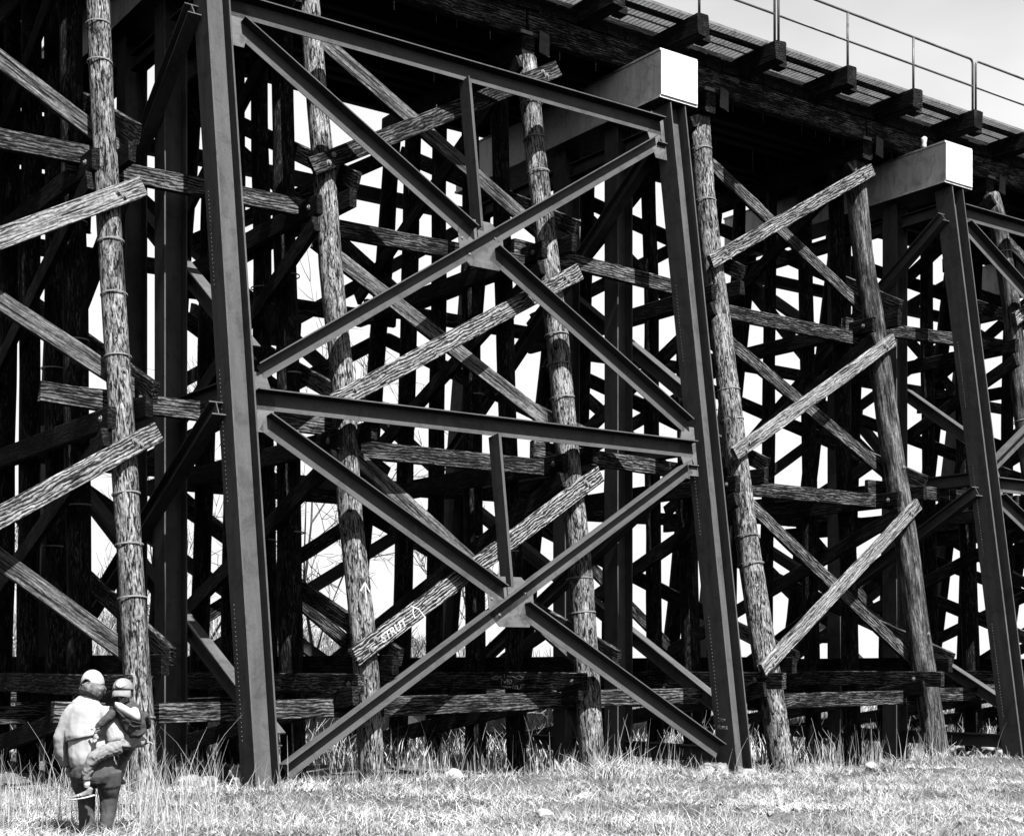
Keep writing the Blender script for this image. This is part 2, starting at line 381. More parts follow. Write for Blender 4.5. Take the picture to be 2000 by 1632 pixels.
BANDS = dict(A=[8.8, 8.25, 5.7, 4.96, 4.1, 2.25, 1.57, .87, -.7], C=[9.4, 8.8, 8.2, 7.5, 5.4, 4.9, 4.35, 1.38, .83], D=[9.6, 8.6, 5.0, 4.45, 2.3, 1.8], F=[8.9, 5.2])
BLAB = dict(
 Z='timber trestle bent just beyond the left edge of the picture',
 A='timber trestle bent of round piles rising right behind the woman and child',
 B='timber trestle bent just right of the first steel column, arrow chalked on it',
 C='timber trestle bent in the middle of the steel X bracing, scribble on its low beam',
 D='timber trestle bent just right of the second steel column',
 E='timber trestle bent of thick leaning piles left of the farther pale cap beam end',
 F='timber trestle bent at the right edge behind the third steel column',
 G='second timber bent from the far right end, deep behind the third steel column',
 H='farthest timber bent to the right, only its inner piles in view')
def tfar(z): return 24.4 + (10.2 - z) / 12.1 * 1.8
for key, (s, poly, dia) in P1.items():
    tf = TF[key]
    b = thing('timber_bent', W(s, 22.2, -1.8), BLAB[key], 'trestle bent', 'timber bents of the trestle')
    o, pts, rad = pile(s, tf, -2.1, 10.22, dia, M['pile_smooth'] if key in 'EFH' else M['pile'], b)
    for z in BANDS.get(key, []): band(s, tf, z, dia / 2 * (1.08 - .16 * (z + 2.1) / 12.3) + .012, o)
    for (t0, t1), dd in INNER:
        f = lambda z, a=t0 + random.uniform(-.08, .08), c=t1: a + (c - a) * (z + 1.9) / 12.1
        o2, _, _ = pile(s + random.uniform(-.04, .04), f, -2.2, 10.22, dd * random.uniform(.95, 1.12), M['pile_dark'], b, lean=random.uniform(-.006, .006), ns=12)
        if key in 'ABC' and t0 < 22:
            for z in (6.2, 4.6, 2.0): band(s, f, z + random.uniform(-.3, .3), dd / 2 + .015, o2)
    timber('cap', W(s, 19.97, 10.41), W(s, 24.6, 10.41), .26, .36, M['timber'], b, XP)
    so = dia / 2 + .055
    # sash beams on both faces, with the X braces of each storey
    for zi, (zf, zb) in enumerate(((6.78, 6.92), (3.24, 3.40), (-.27, .0))):
        timber('sash_beam', W(s - so, tf(zf) - (.62 if key in 'DE' and zi == 2 else .22), zf), W(s - so, tfar(zf) + .35, zf), .11, .29, M['timber'] if zi < 2 else M['plank_dark'], b, XP)
        timber('sash_beam', W(s + so, tf(zb) - .42, zb), W(s + so, tfar(zb) + .3, zb), .11, .28, M['timber'], b, XP)
    for zt, zb in ((10.0, 7.15), (6.45, 3.55), (2.95, .05), (-.42, -1.75)):
        timber('cross_brace', W(s - so - .11, tf(zt) - .25, zt), W(s - so - .11, tfar(zb) + .25, zb), .09, .27, M['timber'], b, XP)
        if zt > 0: timber('cross_brace', W(s + so + .11, tf(zb) - .38, zb + .05), W(s + so + .11, tfar(zt) + .2, zt), .09, .27, M['plank_dark'], b, XP)
    if key in 'ABCDE':
        for zq in (3.24, -.27, 6.78): bolt(W(s - so - .056, tf(zq) + .02, zq), -XP, b, .045)
        for zq in (3.9, .6): bolt(W(s, tf(zq) - dia / 2 - .01, zq), -YP, b, .04)
    if key == 'B': BENT_B, PILE_B = b, o
    if key == 'C': BENT_C = b

# ------------------------------------------------------------------ bracing planks between the bents
NEAR = {('ZA', 0): ('weathered plank rising at the upper left edge, crossing the nearest pile', None),
 ('ZA', 1): ('wide wavy-grained plank rising at the left edge in front of the nearest pile, mid height', None),
 ('ZA', 2): ('weathered plank rising at the lower left, mostly beyond the picture edge', None),
 ('BC', 0): ('dark blotchy plank rising under the deck behind the top of the steel X', None),
 ('BC', 1): ('knotty plank rising across the middle bay behind the upper steel X', None),
 ('BC', 2): ('bold grained plank with white painted letters, lowest in the middle bay', None),
 ('DE', 0): ('pale plank rising to the farther cap beam, topmost of the three on the right', None),
 ('DE', 1): ('pale plank rising between the two leaning piles right of the second column, mid height', None),
 ('DE', 2): ('pale plank rising steeply near the ground between the leaning right piles, bright end at left', None),
 ('FG', 0): ('uppermost rising plank beyond the third steel column', None),
 ('FG', 1): ('middle rising plank just right of the third steel column at the picture edge', None),
 ('FG', 2): ('lowest rising plank beyond the third steel column', None)}
BACK = {('ZA', 0): 'plank falling from the upper left edge to the nearest pile, topmost there',
 ('ZA', 1): 'plank falling from the left edge to the nearest pile at mid height',
 ('ZA', 2): 'split plank falling from the left edge to the nearest pile above the woman',
 ('BC', 0): 'plank falling from behind the top steel strut to the centre pile, uppermost there',
 ('BC', 1): 'plank falling across the middle bay behind the upper steel gusset, at mid height',
 ('BC', 2): 'plank falling behind the lower steel X toward the centre pile foot',
 ('DE', 0): 'grey plank falling beside the near pale cap beam, uppermost of three',
 ('DE', 1): 'dark grey plank falling behind the middle pale plank of the right bay',
 ('DE', 2): 'knotty plank falling behind the lowest pale plank of the right bay',
 ('FG', 0): 'uppermost falling plank beyond the third steel column',
 ('FG', 1): 'middle falling plank beyond the third steel column',
 ('FG', 2): 'lowest falling plank beyond the third steel column'}
FZ = [(7.33, 10.05), (3.75, 6.50), (.10, 3.10)]       # rising planks: left and right heights
BZ = [(9.85, 7.20), (6.35, 3.80), (3.35, -.02)]       # falling planks
ZN = ['upper', 'middle', 'lower']
BAYN = dict(ZA='left of the nearest pile', AB='behind the first steel column', BC='in the middle bay', CD='behind the second steel column', DE='in the right bay', EF='behind the third steel column', FG='at the far right')
def away(c, off, z): return lerp_poly(P1[c][1], z) + off
PLANK = {}
for bay in ('ZA', 'BC', 'DE', 'FG'):
    a, c = bay; sa, sb = P1[a][0], P1[c][0]; ra, rb = P1[a][2] / 2, P1[c][2] / 2
    for k in range(3):
        zl, zr = FZ[k]
        ex0, ex1 = .33, (.40 if bay != 'DE' else .15)
        if bay == 'BC' and k == 0: ex1 = .42
        if (bay, k) == ('DE', 2): zl, zr = -.10, 3.16; ex0 = .42
        p0 = W(sa - ex0, away(a, -ra - .075, zl), zl); p1 = W(sb + ex1, away(c, -rb - .075, zr), zr)
        mat = {('BC', 2): M['plank_grain'], ('ZA', 0): M['plank_grain'], ('BC', 0): M['plank_dark'], ('ZA', 1): M['plank_pale'], ('DE', 1): M['plank_pale'], ('DE', 2): M['plank_pale'], ('BC', 1): M['plank']}.get((bay, k), M['plank'])
        if (bay, k) == ('BC', 2): mat = M['plank_grain']
        wd = .27 if bay != 'DE' else .25
        root = timber('brace_plank', p0, p1, .09, wd, mat, None, -YP, rag=.02)
        tag(root, NEAR[(bay, k)][0], 'brace plank', 'rising brace planks on the near side')
        PLANK[(bay, k)] = (root, p0, p1)
        d = (p1 - p0).normalized(); nn = -YP
        for pp, e in ((p0, 1), (p1, -1)):
            for q in (-.05, .05):
                bolt(pp + d * e * (.36 + q) + Vector((0, -.045, 0)) + ZP * q * .9, nn, root, .042)
        zl, zr = BZ[k]
        p0 = W(sa - .1, away(a, ra + .07, zl), zl); p1 = W(sb + .35, away(c, rb + .07, zr - .1), zr - .1)
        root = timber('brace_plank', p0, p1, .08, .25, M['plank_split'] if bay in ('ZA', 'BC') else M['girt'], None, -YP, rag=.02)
        tag(root, BACK[(bay, k)], 'brace plank', 'falling brace planks behind the near piles')
        # the same pair on the far side of the bridge
        for q, (za, zb_) in enumerate((FZ[k], BZ[k])):
            off = .27 if q == 0 else -.27
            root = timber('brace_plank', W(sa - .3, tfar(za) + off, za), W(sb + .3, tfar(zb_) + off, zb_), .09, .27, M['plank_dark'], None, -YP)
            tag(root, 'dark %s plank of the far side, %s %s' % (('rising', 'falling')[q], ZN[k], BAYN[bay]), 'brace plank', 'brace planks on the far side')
# lengthwise girts tying bent to bent at each sash
GL = ['top', 'middle', 'ground']
for bay in ('ZA', 'AB', 'BC', 'CD', 'DE', 'EF', 'FG', 'GH'):
    a, c = bay; sa, sb = P1[a][0], P1[c][0]
    BAYN.setdefault('GH', 'at the far right end')
    for k, z in enumerate((6.92, 3.52, -.60)):
        for row in range(3):
            if row == 1 and k < 2: continue
            if row == 0:
                ta, tb = TF[a](z) + P1[a][2] / 2 + .09, TF[c](z) + P1[c][2] / 2 + .09
                if bay in ('CD',) and k == 2: pass
            elif row == 1: ta = tb = 21.85 + .1
            else: ta = tb = tfar(z) - .3
            if bay in ('BC', 'DE') and row == 0 and k < 2: z -= .30
            zz = z + (0.0 if row == 0 else (-.12 if row == 1 else .05)) + random.uniform(-.03, .03)
            ex = .42 if (ord(a) % 2) else .25
            s_a = {('ZA', 1): 6.19, ('ZA', 2): 6.14}.get((bay, k), sa - ex) if row == 0 else sa - ex
            root = timber('girt', W(s_a, ta, zz + random.uniform(-.05, .05)), W(sb + ex * .8, tb, zz + random.uniform(-.05, .05)), .11, .27,
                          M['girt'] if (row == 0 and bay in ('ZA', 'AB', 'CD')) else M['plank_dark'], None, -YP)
            if bay in ('AB', 'CD', 'EF', 'GH'): root.location.y += .115; WM[root.name] = root.matrix_basis.copy()
            tag(root, 'lengthwise %s girt of the %s pile row, %s' % (GL[k], ('near', 'middle', 'far')[row], BAYN[bay]), 'girt', 'lengthwise girts of the trestle')

for k, z in enumerate((7.75, 8.65, 9.55)):  # added boards rather than girts, blocking sky between the far piles under the deck
    root = timber('girt', W(3.0, tfar(z) - .3, z), W(8.75, tfar(z) - .3, z), .10, .86, M['timber'], None, -YP)
    tag(root, ('lowest', 'middle', 'topmost')[k] + ' of three added boards blocking the sky gaps high on the far side at upper left', 'board', 'added sky-blocking boards on the far side')

# ------------------------------------------------------------------ steel towers and their cap beams
def ts(z): return 17.6 + .143 * (z + 1.88)
def tsf(z): return 26.8 - .143 * (z + 1.88)
def tower(sL, sR, label, caplabels):
    T = thing('steel_tower', W((sL + sR) / 2, 22.2, -1.8), label, 'steel tower', 'steel towers inside the timber trestle')
    st = M['steel']
    for s in (sL, sR):
        gl = [('out', None)]
        col = ibeam('column', W(s, ts(-2.0), -2.0), W(s, ts(9.74), 9.74), .36, .43, st, T, -YP, tf=.024, tw=.016)
        ibeam('column', W(s, tsf(-2.0), -2.0), W(s, tsf(9.74), 9.74), .36, .43, st, T, -YP, tf=.024)
        for t in (20.65, 22.2): ibeam('column', W(s, t, -2.0), W(s, t, 9.74), .36, .37, st, T, -YP, tf=.024)
        vs, fs = [], []
        for za, zb in ((-1.0, .9), (2.2, 4.1), (5.2, 6.6)):
            for k in range(int((zb - za) / .06)):
                z = za + k * .06; o_ = len(vs); c = W(s - .181, ts(z) + .10, z)
                vs += [c + Vector((-.008, 0, 0))] + [c + Vector((0, .009 * math.cos(a), .009 * math.sin(a))) for a in (0, 1.57, 3.14, 4.71)]
                fs += [(o_, o_ + 1 + j, o_ + 1 + (j + 1) % 4) for j in range(4)]
        tag(link('rivets', mesh(vs, fs), M['band'], T), kind='stuff')
        # crosswise bracing of the steel bent
        for z in (9.35, 3.75, -1.50):
            for t0, t1 in ((ts(z) + .2, 20.45), (20.85, 22.0), (22.4, tsf(z) - .2)): ibeam('cross_strut', W(s, t0, z), W(s, t1, z), .26, .22, st, T, XP)
        for za, zb, o_ in ((9.1, 4.3, -.30), (3.45, -1.0, -.30)):
            ibeam('cross_diagonal', W(s + o_, ts(za) - .02, za), W(s + o_, tsf(zb), zb), .22, .2, st, T, XP)
            ibeam('cross_diagonal', W(s - o_, ts(zb) + .05, zb), W(s - o_, tsf(za), za), .22, .2, st, T, XP)
        for z in (9.15, 3.6, -1.35):       # gussets where the lengthwise members meet the outer columns
            e = 1 if s == sL else -1
            if z < 0: continue
            pts = [W(s + e * .19, ts(z - .42), z - .42), W(s + e * .45, ts(z - .42), z - .42), W(s + e * .58, ts(z), z), W(s + e * .45, ts(z + .42), z + .42), W(s + e * .19, ts(z + .42), z + .42)]
            plate('gusset_plate', pts, Vector((0, 1, -.14)), .014, M['steel_plate'], T)
    for tt, near in ((ts, True), (tsf, False)):
        oz = -.01
        z1, z2 = 9.30, 3.62
        n_ = Vector((0, -1, 0.143)) if near else Vector((0, 1, .143))
        i0, i1 = sL + .27, sR - .27; mid = (sL + sR) / 2
        def P(s, z): return W(s, tt(z), z)
        tee('strut', P(i0, z1), P(i1, z1), .27, .34, st, T, n_)
        tee('strut', P(i0, z2), P(i1, z2), .26, .33, st, T, n_)
        for zt, zb, zm in ((9.02, 4.02, 6.62), (3.32, -1.42, 1.12)):
            def line(pa, pb, s): f = (s - pa[0]) / (pb[0] - pa[0]); return P(s, pa[1] + (pb[1] - pa[1]) * f)
            up0, up1 = (i0 + .10, zb), (i1 - .10, zt)            # the continuous, rising member
            tee('diagonal_brace', P(*up0), P(*up1), .22, .26, st, T, n_)
            dn0, dn1 = (i0 + .10, zt), (i1 - .10, zb)
            tee('diagonal_brace', P(*dn0), line(dn0, dn1, mid - .19), .25, .32, st, T, n_)
            tee('diagonal_brace', line(dn0, dn1, mid + .19), P(*dn1), .25, .32, st, T, n_)
            c = (mid, (zt + zb) / 2); w_, h_ = .42, .38
            pts = [P(c[0] + x, c[1] + z) for x, z in ((-w_, -.2), (-.25, -h_), (.30, -h_), (w_, -.2), (w_, .2), (.22, h_), (-.22, h_), (-w_, .2))]
            plate('gusset_plate', pts, n_, .014, M['steel_plate'], T)
            ztop = z1 if zt > 5 else z2
            tee('hanger', P(mid, ztop - .12), P(mid, c[1] + .22), .14, .27, st, T, n_, side=1 if near else -1)
            if near:
                for bx_, bz_ in ((-.36, .04), (-.24, -.2), (.26, .14), (.36, -.06)): bolt(P(c[0] + bx_, c[1] + bz_) - YP * .01, n_, T, .022)
    caps = []
    for s, lab in zip((sL, sR), caplabels):
        c = thing('cap_beam', W(s, 22.2, 9.78), lab, 'cap beam', 'pale steel cap beams under the deck')
        h = .415
        boxm('box_girder', W(s - h, 19.03, 9.80), W(s + h, 25.4, 10.56), M['cap'], c)
        boxm('bottom_flange', W(s - h - .02, 19.02, 9.755), W(s + h + .02, 25.42, 9.797), M['cap'], c)
        boxm('top_flange', W(s - h - .02, 19.02, 10.563), W(s + h + .02, 25.42, 10.598), M['cap'], c)
        boxm('end_plate', W(s - h - .008, 19.0, 9.799), W(s + h + .008, 19.027, 10.561), M['cap'], c)
        caps.append(c)
    return T, caps
T1, _ = tower(8.60, 17.22, 'dark steel tower with two big X braces filling the middle of the picture',
              ('pale steel cap beam above the left steel column, only its underside corner in view', 'pale steel cap beam with bright square end, the nearer of the two white ends'))
T2, caps2 = tower(24.86, 33.4, 'dark steel tower at the right edge, its front column leaning right',
              ('pale steel cap beam with bright end at the upper right, a white lump standing on it', 'pale steel cap beam farthest right beyond the picture edge'))

# white lump standing on the farther cap beam, and a small bolt
vs, fs = tube_geo([Vector((0, 0, 0)), Vector((.01, 0, .06)), Vector((.015, 0, .13)), Vector((.02, 0, .19)), Vector((.03, 0, .235)), Vector((.02, 0, .265))], [.055, .06, .052, .065, .06, .02], 10, rough=.25, off=3)
tag(link('rag_lump', mesh(vs, fs, True), M['chalk'], None, Matrix.Translation(W(24.50, 19.62, 10.598))), 'small white lump standing on top of the farther pale cap beam', 'lump')

# ------------------------------------------------------------------ bridge deck
DK = thing('bridge_deck', W(20, 22.2, 10.6), 'dark timber railway deck of stringers and ties with a grated walkway along its edge', 'bridge deck')
S0, S1 = -3.5, 48.0
bent_s = [-1.4, 2.9, 7.17, 10.55, 14.67, 18.87, 23.2, 27.2, 31.6, 36.0, 40.2, 44.4, 48.0]
for r_, t in enumerate((20.1, 20.95, 21.3, 21.65, 22.75, 23.1, 23.45, 24.3)):
    for i in range(r_ % 2, len(bent_s) - 1, 2):
        a, c = bent_s[i], bent_s[min(i + 2, len(bent_s) - 1)]
        timber('stringer', W(a + .02, t, 10.83), W(c - .02, t, 10.83), .20, .455, M['stringer'] if r_ == 0 else M['timber'], DK, -YP, rag=.006, bow=.004)
for i in range(27):
    s = 17.81 + 1.93 * (i - 11)
    o = timber('outrigger_tie', W(s, 19.04, 11.26), W(s, 25.4, 11.26), .27, .38, M['timber'], DK, XP, rag=.012)
    boxm('cleat', W(s + .14, 19.2, 11.07), W(s + .34, 19.42, 11.2), M['timber'], DK, .01)
    for k in range(1, 5):
        timber('tie', W(s - .0725 + .415 * k, 20.0, 11.19), W(s - .0725 + .415 * k, 24.4, 11.19), .408, .24, M['timber'], DK, XP, seg=1.2)
for side, t0 in ((0, 19.26), (1, 24.3)):
    timber('walkway_joist', W(S0, t0 + .18, 11.40), W(S1, t0 + .18, 11.40), .06, .09, M['timber'], DK, -YP, seg=2)
    # grating panels of flat bars, each two bays long
    if side == 0:
        vs, fs = [], []
        def bx(x0, x1, y0, y1, z0, z1):
            o_ = len(vs); vs.extend([(x, y, z) for x in (x0, x1) for y in (y0, y1) for z in (z0, z1)])
            fs.extend([(o_, o_ + 1, o_ + 3, o_ + 2), (o_ + 4, o_ + 6, o_ + 7, o_ + 5), (o_, o_ + 4, o_ + 5, o_ + 1), (o_ + 2, o_ + 3, o_ + 7, o_ + 6), (o_, o_ + 2, o_ + 6, o_ + 4), (o_ + 1, o_ + 5, o_ + 7, o_ + 3)])
        ln = 3.84
        for k in range(29): bx(0, ln, k * .03, k * .03 + .007, 0, .034)
        for k in range(40): bx(k * ln / 39 - .008, k * ln / 39 + .008, 0.008, .848, .006, .030)
        bx(0, ln, -.012, -.002, -.004, .045); bx(-.006, .004, 0, .85, -.004, .034); bx(ln - .004, ln + .006, 0, .85, -.004, .034)
        gm = mesh(vs, fs); gm.materials.append(M['grate'])
    for i in range(13): link('grating_panel', gm, None, DK, Matrix.Translation(W(17.81 - 1.93 * 11 + 3.86 * i + .01, t0, 11.452)))
for t in (21.45, 22.95): boxm('rail', W(S0, t - .035, 11.315), W(S1, t + .035, 11.46), M['steel'], DK)
timber('guard_timber', W(S0, 20.3, 11.42), W(S1, 20.3, 11.42), .2, .2, M['timber'], DK, -YP, seg=3)
timber('guard_timber', W(S0, 24.1, 11.42), W(S1, 24.1, 11.42), .2, .2, M['timber'], DK, -YP, seg=3)
for s in (7.4, 10.8, 14.9, 19.1, 23.45, 27.5):     # steel hanger plates beside the timber caps
    plate('hanger_plate', [W(s, 19.97, 10.38), W(s + .22, 19.97, 10.34), W(s + .22, 19.97, 10.72), W(s + .02, 19.97, 10.76)], YP, .015, M['steel'], DK)
    boxm('bracket', W(s - .38, 19.955, 10.62), W(s - .14, 19.985, 10.68), M['band'], DK)

# railings: bent pipe hoops with a mid rail
def railing(s0, n, label):
    ln = 1.93 * n - .10
    T = thing('railing', W(s0, 19.15, 11.46), label, 'railing', 'pipe railings along the walkway')
    t, zb, zt, r = 19.15, 11.44, 12.52, .024
    cr_ = .09; pts = [W(s0, t, zb)]
    pts += [W(s0, t, zt - cr_)] + [W(s0 + cr_ * (1 - math.cos(a)), t, zt - cr_ + cr_ * math.sin(a)) for a in (R(30), R(60), R(90))]
    pts += [W(s0 + ln * k / 6, t, zt) for k in range(1, 6)]
    pts += [W(s0 + ln - cr_ + cr_ * math.sin(a), t, zt - cr_ + cr_ * math.cos(a)) for a in (0, R(30), R(60), R(90))] + [W(s0 + ln, t, zb)]
    c = W(s0, t, zb); vs, fs = tube_geo([p - c for p in pts], r, 8, ref=YP); link('top_rail', mesh(vs, fs, True), M['galv'], T, Matrix.Translation(c))
    vs, fs = tube_geo([Vector((0, 0, 0)), Vector((ln, 0, 0))], r * .9, 8); link('mid_rail', mesh(vs, fs, True), M['galv'], T, Matrix.Translation(W(s0, t, 11.97)))
    for k in range(1, n):
        vs, fs = tube_geo([Vector((0, 0, 0)), Vector((0, 0, zt - zb - r))], r, 8); link('post', mesh(vs, fs, True), M['galv'], T, Matrix.Translation(W(s0 + 1.93 * k - .05, t, zb)))
railing(8.20, 3, 'pipe railing section over the left half, above the picture edge')
railing(14.01, 3, 'pipe railing section whose right end post shares a tie at the top edge')
railing(19.80, 3, 'complete pipe railing section seen against the sky at upper right')
railing(25.59, 3, 'pipe railing section cut by the right edge of the picture')
railing(31.38, 3, 'pipe railing section beyond the right edge')

# ------------------------------------------------------------------ graffiti
def text_on(parent, txt, size, origin, xdir, nrm, mat, name='painted_letters', squash=1.0):
    cu = bpy.data.curves.new('txt', 'FONT'); cu.body = txt; cu.size = size; cu.align_x = 'CENTER'; cu.align_y = 'CENTER'
    cu.extrude = .002; cu.offset = .004; cu.resolution_u = 2
    tmp = bpy.data.objects.new('txt', cu); COL.objects.link(tmp); bpy.context.view_layer.update()
    me = bpy.data.meshes.new_from_object(tmp.evaluated_get(bpy.context.evaluated_depsgraph_get())); bpy.data.objects.remove(tmp); bpy.data.curves.remove(cu)
    x = xdir.normalized(); z = nrm.normalized(); y = z.cross(x)
    me.transform(Matrix.Diagonal((squash, 1, 1, 1)))
    for v in me.vertices: v.co.x += .12 * v.co.y + .006 * mnoise.noise(v.co * 9)
    mt = Matrix((x, y, z)).transposed().to_4x4(); mt.translation = origin
    me.materials.clear(); return link(name, me, mat, parent, mt)
def strokes(parent, lines, origin, xdir, nrm, w, mat, name='painted_mark', curve_r=None):
    x = xdir.normalized(); z = nrm.normalized(); y = z.cross(x); vs, fs = [], []
    for ln in lines:
        for (ax, ay), (bx_, by) in zip(ln, ln[1:]):
            d = Vector((bx_ - ax, by - ay)); d = d / (d.length + 1e-9); q = Vector((-d.y, d.x)) * w / 2; o_ = len(vs)
            for (px_, py) in ((ax, ay), (bx_, by)):
                for e in (1, -1):
                    for hz in (0, .003):
                        u = px_ + q.x * e; dz = hz - (0 if not curve_r else curve_r - math.sqrt(max(1e-6, curve_r ** 2 - u ** 2)))
                        vs.append((u, py + q.y * e, dz))
            fs += [(o_, o_ + 4, o_ + 6, o_ + 2), (o_ + 1, o_ + 3, o_ + 7, o_ + 5), (o_, o_ + 1, o_ + 5, o_ + 4), (o_ + 2, o_ + 6, o_ + 7, o_ + 3), (o_, o_ + 2, o_ + 3, o_ + 1), (o_ + 4, o_ + 5, o_ + 7, o_ + 6)]
    mt = Matrix((x, y, z)).transposed().to_4x4(); mt.translation = origin
    return link(name, mesh(vs, fs), mat, parent, mt)
root, p0, p1 = PLANK[('BC', 2)]; d = (p1 - p0).normalized(); n_ = (-YP - d * (-YP).dot(d)).normalized()
text_on(root, 'STRUT', .165, p0 + d * .78 + n_ * .051 + d.cross(n_) * (.0) - ZP * .02, d, n_, M['chalk'], squash=1.05)
strokes(root, [[(.0, .13), (.10, .02), (.13, -.13)], [(.04, .10), (-.02, .03), (-.03, -.06)]], p0 + d * 1.22 + n_ * .051, d, n_, .02, M['chalk'])
zc = 1.0; pn = Vector((0, -1, .15)).normalized()
strokes(PILE_B, [[(0, -.16), (0, .17)], [(-.075, .06), (0, .18), (.075, .05)], [(-.03, -.30), (.0, -.27), (.03, -.31), (.0, -.36), (.03, -.42), (.035, -.46)], [(-.05, -.47), (.06, -.47)]],
        W(10.55, TF['B'](zc) - .195, zc), XP, pn, .02, M['chalk'], curve_r=.2)
so = .38 / 2 + .055
oo = W(14.67 - so - .060, 20.05, -.27)
strokes(BENT_C, [[(-.55, .05), (-.42, .08), (-.30, .07), (-.38, .03), (-.52, .03), (-.55, .05)], [(-.30, .07), (-.2, .0), (-.15, -.03)], [(-.28, .1), (-.26, -.08)], [(-.18, .12), (-.17, .05)], [(-.13, -.02), (-.1, .03), (-.07, -.02), (-.1, -.05)],
        [(-.04, .03), (-.06, .0), (-.01, -.03), (-.05, -.05)], [(0, .03), (.04, 0), (.01, -.04)], [(-.1, .08), (.05, .08), (.2, .04), (.33, .03), (.36, .06), (.25, .09), (.15, .08)], [(-.22, -.09), (.0, -.1)],
        [(.06, -.12), (.09, -.07), (.07, -.1)], [(.13, -.13), (.14, -.08), (.2, -.08), (.2, -.13), (.27, -.13), (.3, -.07), (.3, -.13)], [(.36, -.03), (.36, -.13)], [(.3, -.06), (.42, -.05)]], oo, -YP, -XP, .012, M['chalk_dim'], 'chalk_scribble')
text_on(T1, 'PTP', .07, W(17.22 - .182, ts(-.95) + .02, -.92), -YP, Vector((-1, 0, 0)), M['chalk_dim'], 'chalk_letters')
text_on(T1, 'PTOWER', .07, W(17.22 - .182, ts(-1.02) + .03, -1.04), -YP, Vector((-1, 0, 0)), M['chalk_dim'], 'chalk_letters', squash=.8)

# ------------------------------------------------------------------ stones, rubble and a fallen strut at the foot of the bents
def stone(name, s, t, r, label, mat, parent=None, sq=.75, sink=.35, seed=0, cat='stone', sub=3, dz=0.0):
    bm = bmesh.new(); bmesh.ops.create_icosphere(bm, subdivisions=sub, radius=1)
    for v in bm.verts:
        k = 1 + .28 * mnoise.noise(v.co * 1.3 + Vector((seed * 7.3, 0, 0))) + .10 * mnoise.noise(v.co * 3.5 + Vector((seed, 5, 0)))
        q = v.co * k; v.co = Vector((round(q.x * 5 + .1 * q.y) / 5 * .35 + q.x * .65, q.y, q.z * sq)) * r
    me = bpy.data.meshes.new(name); bm.to_mesh(me); bm.free()
    o = link(name, me, mat, parent, Matrix.Translation(W(s, t, G(s, t) + dz + r * sq * (1 - 2 * sink))))
    if label: tag(o, label, cat)
    return o
def at(px_, py_, t):
    a = (px_ - 1000) / 2870; s = t * (.583 + .812 * a) / (.812 - .583 * a); return s, t
for i, (px_, t, r, lab) in enumerate(((600, 17.3, .15, 'pale rounded stone in the grass by the steel column foot, left of a pair'),
                                  (632, 17.5, .14, 'white boulder in the grass by the steel column foot, right of a pair'),
                                  (885, 18.6, .17, 'lone pale boulder in the grass between the middle two piles'),
                                  (1140, 14.6, .09, 'small white stone lying in the foreground grass below the centre pile'),
                                  (1702, 16.6, .12, 'half buried pale stone in the foreground grass at right'),
                                  (1062, 13.2, .10, 'flat pale stone near the bottom edge of the picture'))):
    s, t = at(px_, 0, t); stone('stone', s, t, r, lab, M['rock'], seed=i + 1, sink=.25)
for i, (px_, t, n_, lab, sp) in enumerate(((1930, 19.6, 26, 'heap of broken pale rubble at the foot of the third steel column', 1.3), (1400, 17.75, 16, 'crumbled soil and rubble heaped round the foot of the second steel column', .9),
                                       (470, 18.2, 9, 'few broken stones behind the foot of the first steel column', .8), (400, 20.0, 10, 'pale broken concrete lying in the shade behind the first steel column', 1.1))):
    s, t = at(px_, 0, t); H_ = thing('rubble_heap', W(s, t, G(s, t)), lab, 'rubble heap')
    for k in range(n_):
        a = random.uniform(0, 6.28); d = abs(random.gauss(0, .5)) * sp
        stone('block', s + d * math.cos(a) * 1.2, t + d * math.sin(a) * .6, random.uniform(.06, .17), None, M['rubble'], H_, seed=k * 1.7 + i * 31, sink=random.uniform(.0, .4), dz=max(0, (.42 if i == 0 else .22) * (1 - d / (.8 * sp))) * random.random())

# ------------------------------------------------------------------ grass
def ribbons(name, base, hgt, lean, curl, width, label, mat, nseg=3, face=None):
    """many curved blades as one mesh: base (n,3), height, lean vector (n,2), curl"""
    n_ = len(base); k = nseg + 1
    ang = np.random.uniform(0, 2 * np.pi, n_) if face is None else face + np.random.normal(0, .5, n_)
    wx, wy = np.cos(ang), np.sin(ang)
    V = np.zeros((n_, k, 2, 3), np.float32)
    for j in range(k):
        f = j / nseg; bend = f ** 1.7
        cx = base[:, 0] + lean[:, 0] * bend; cy = base[:, 1] + lean[:, 1] * bend; cz = base[:, 2] + hgt * (f - curl * f ** 3)
        w = width * (1 - .85 * f) / 2
        V[:, j, 0] = np.stack([cx - wx * w, cy - wy * w, cz], 1); V[:, j, 1] = np.stack([cx + wx * w, cy + wy * w, cz], 1)
    i0 = (np.arange(n_) * k * 2)[:, None] + (np.arange(nseg) * 2)[None]
    F = np.stack([i0, i0 + 1, i0 + 3, i0 + 2], -1).reshape(-1, 4).astype(np.int32)
    me = bpy.data.meshes.new(name); me.vertices.add(n_ * k * 2); me.vertices.foreach_set('co', V.ravel())
    me.loops.add(F.size); me.loops.foreach_set('vertex_index', F.ravel()); me.polygons.add(len(F))
    me.polygons.foreach_set('loop_start', np.arange(0, F.size, 4, dtype=np.int32)); me.polygons.foreach_set('loop_total', np.full(len(F), 4, np.int32))
    me.update(); me.validate()
    return tag(link(name, me, mat), label, None, None, 'stuff')
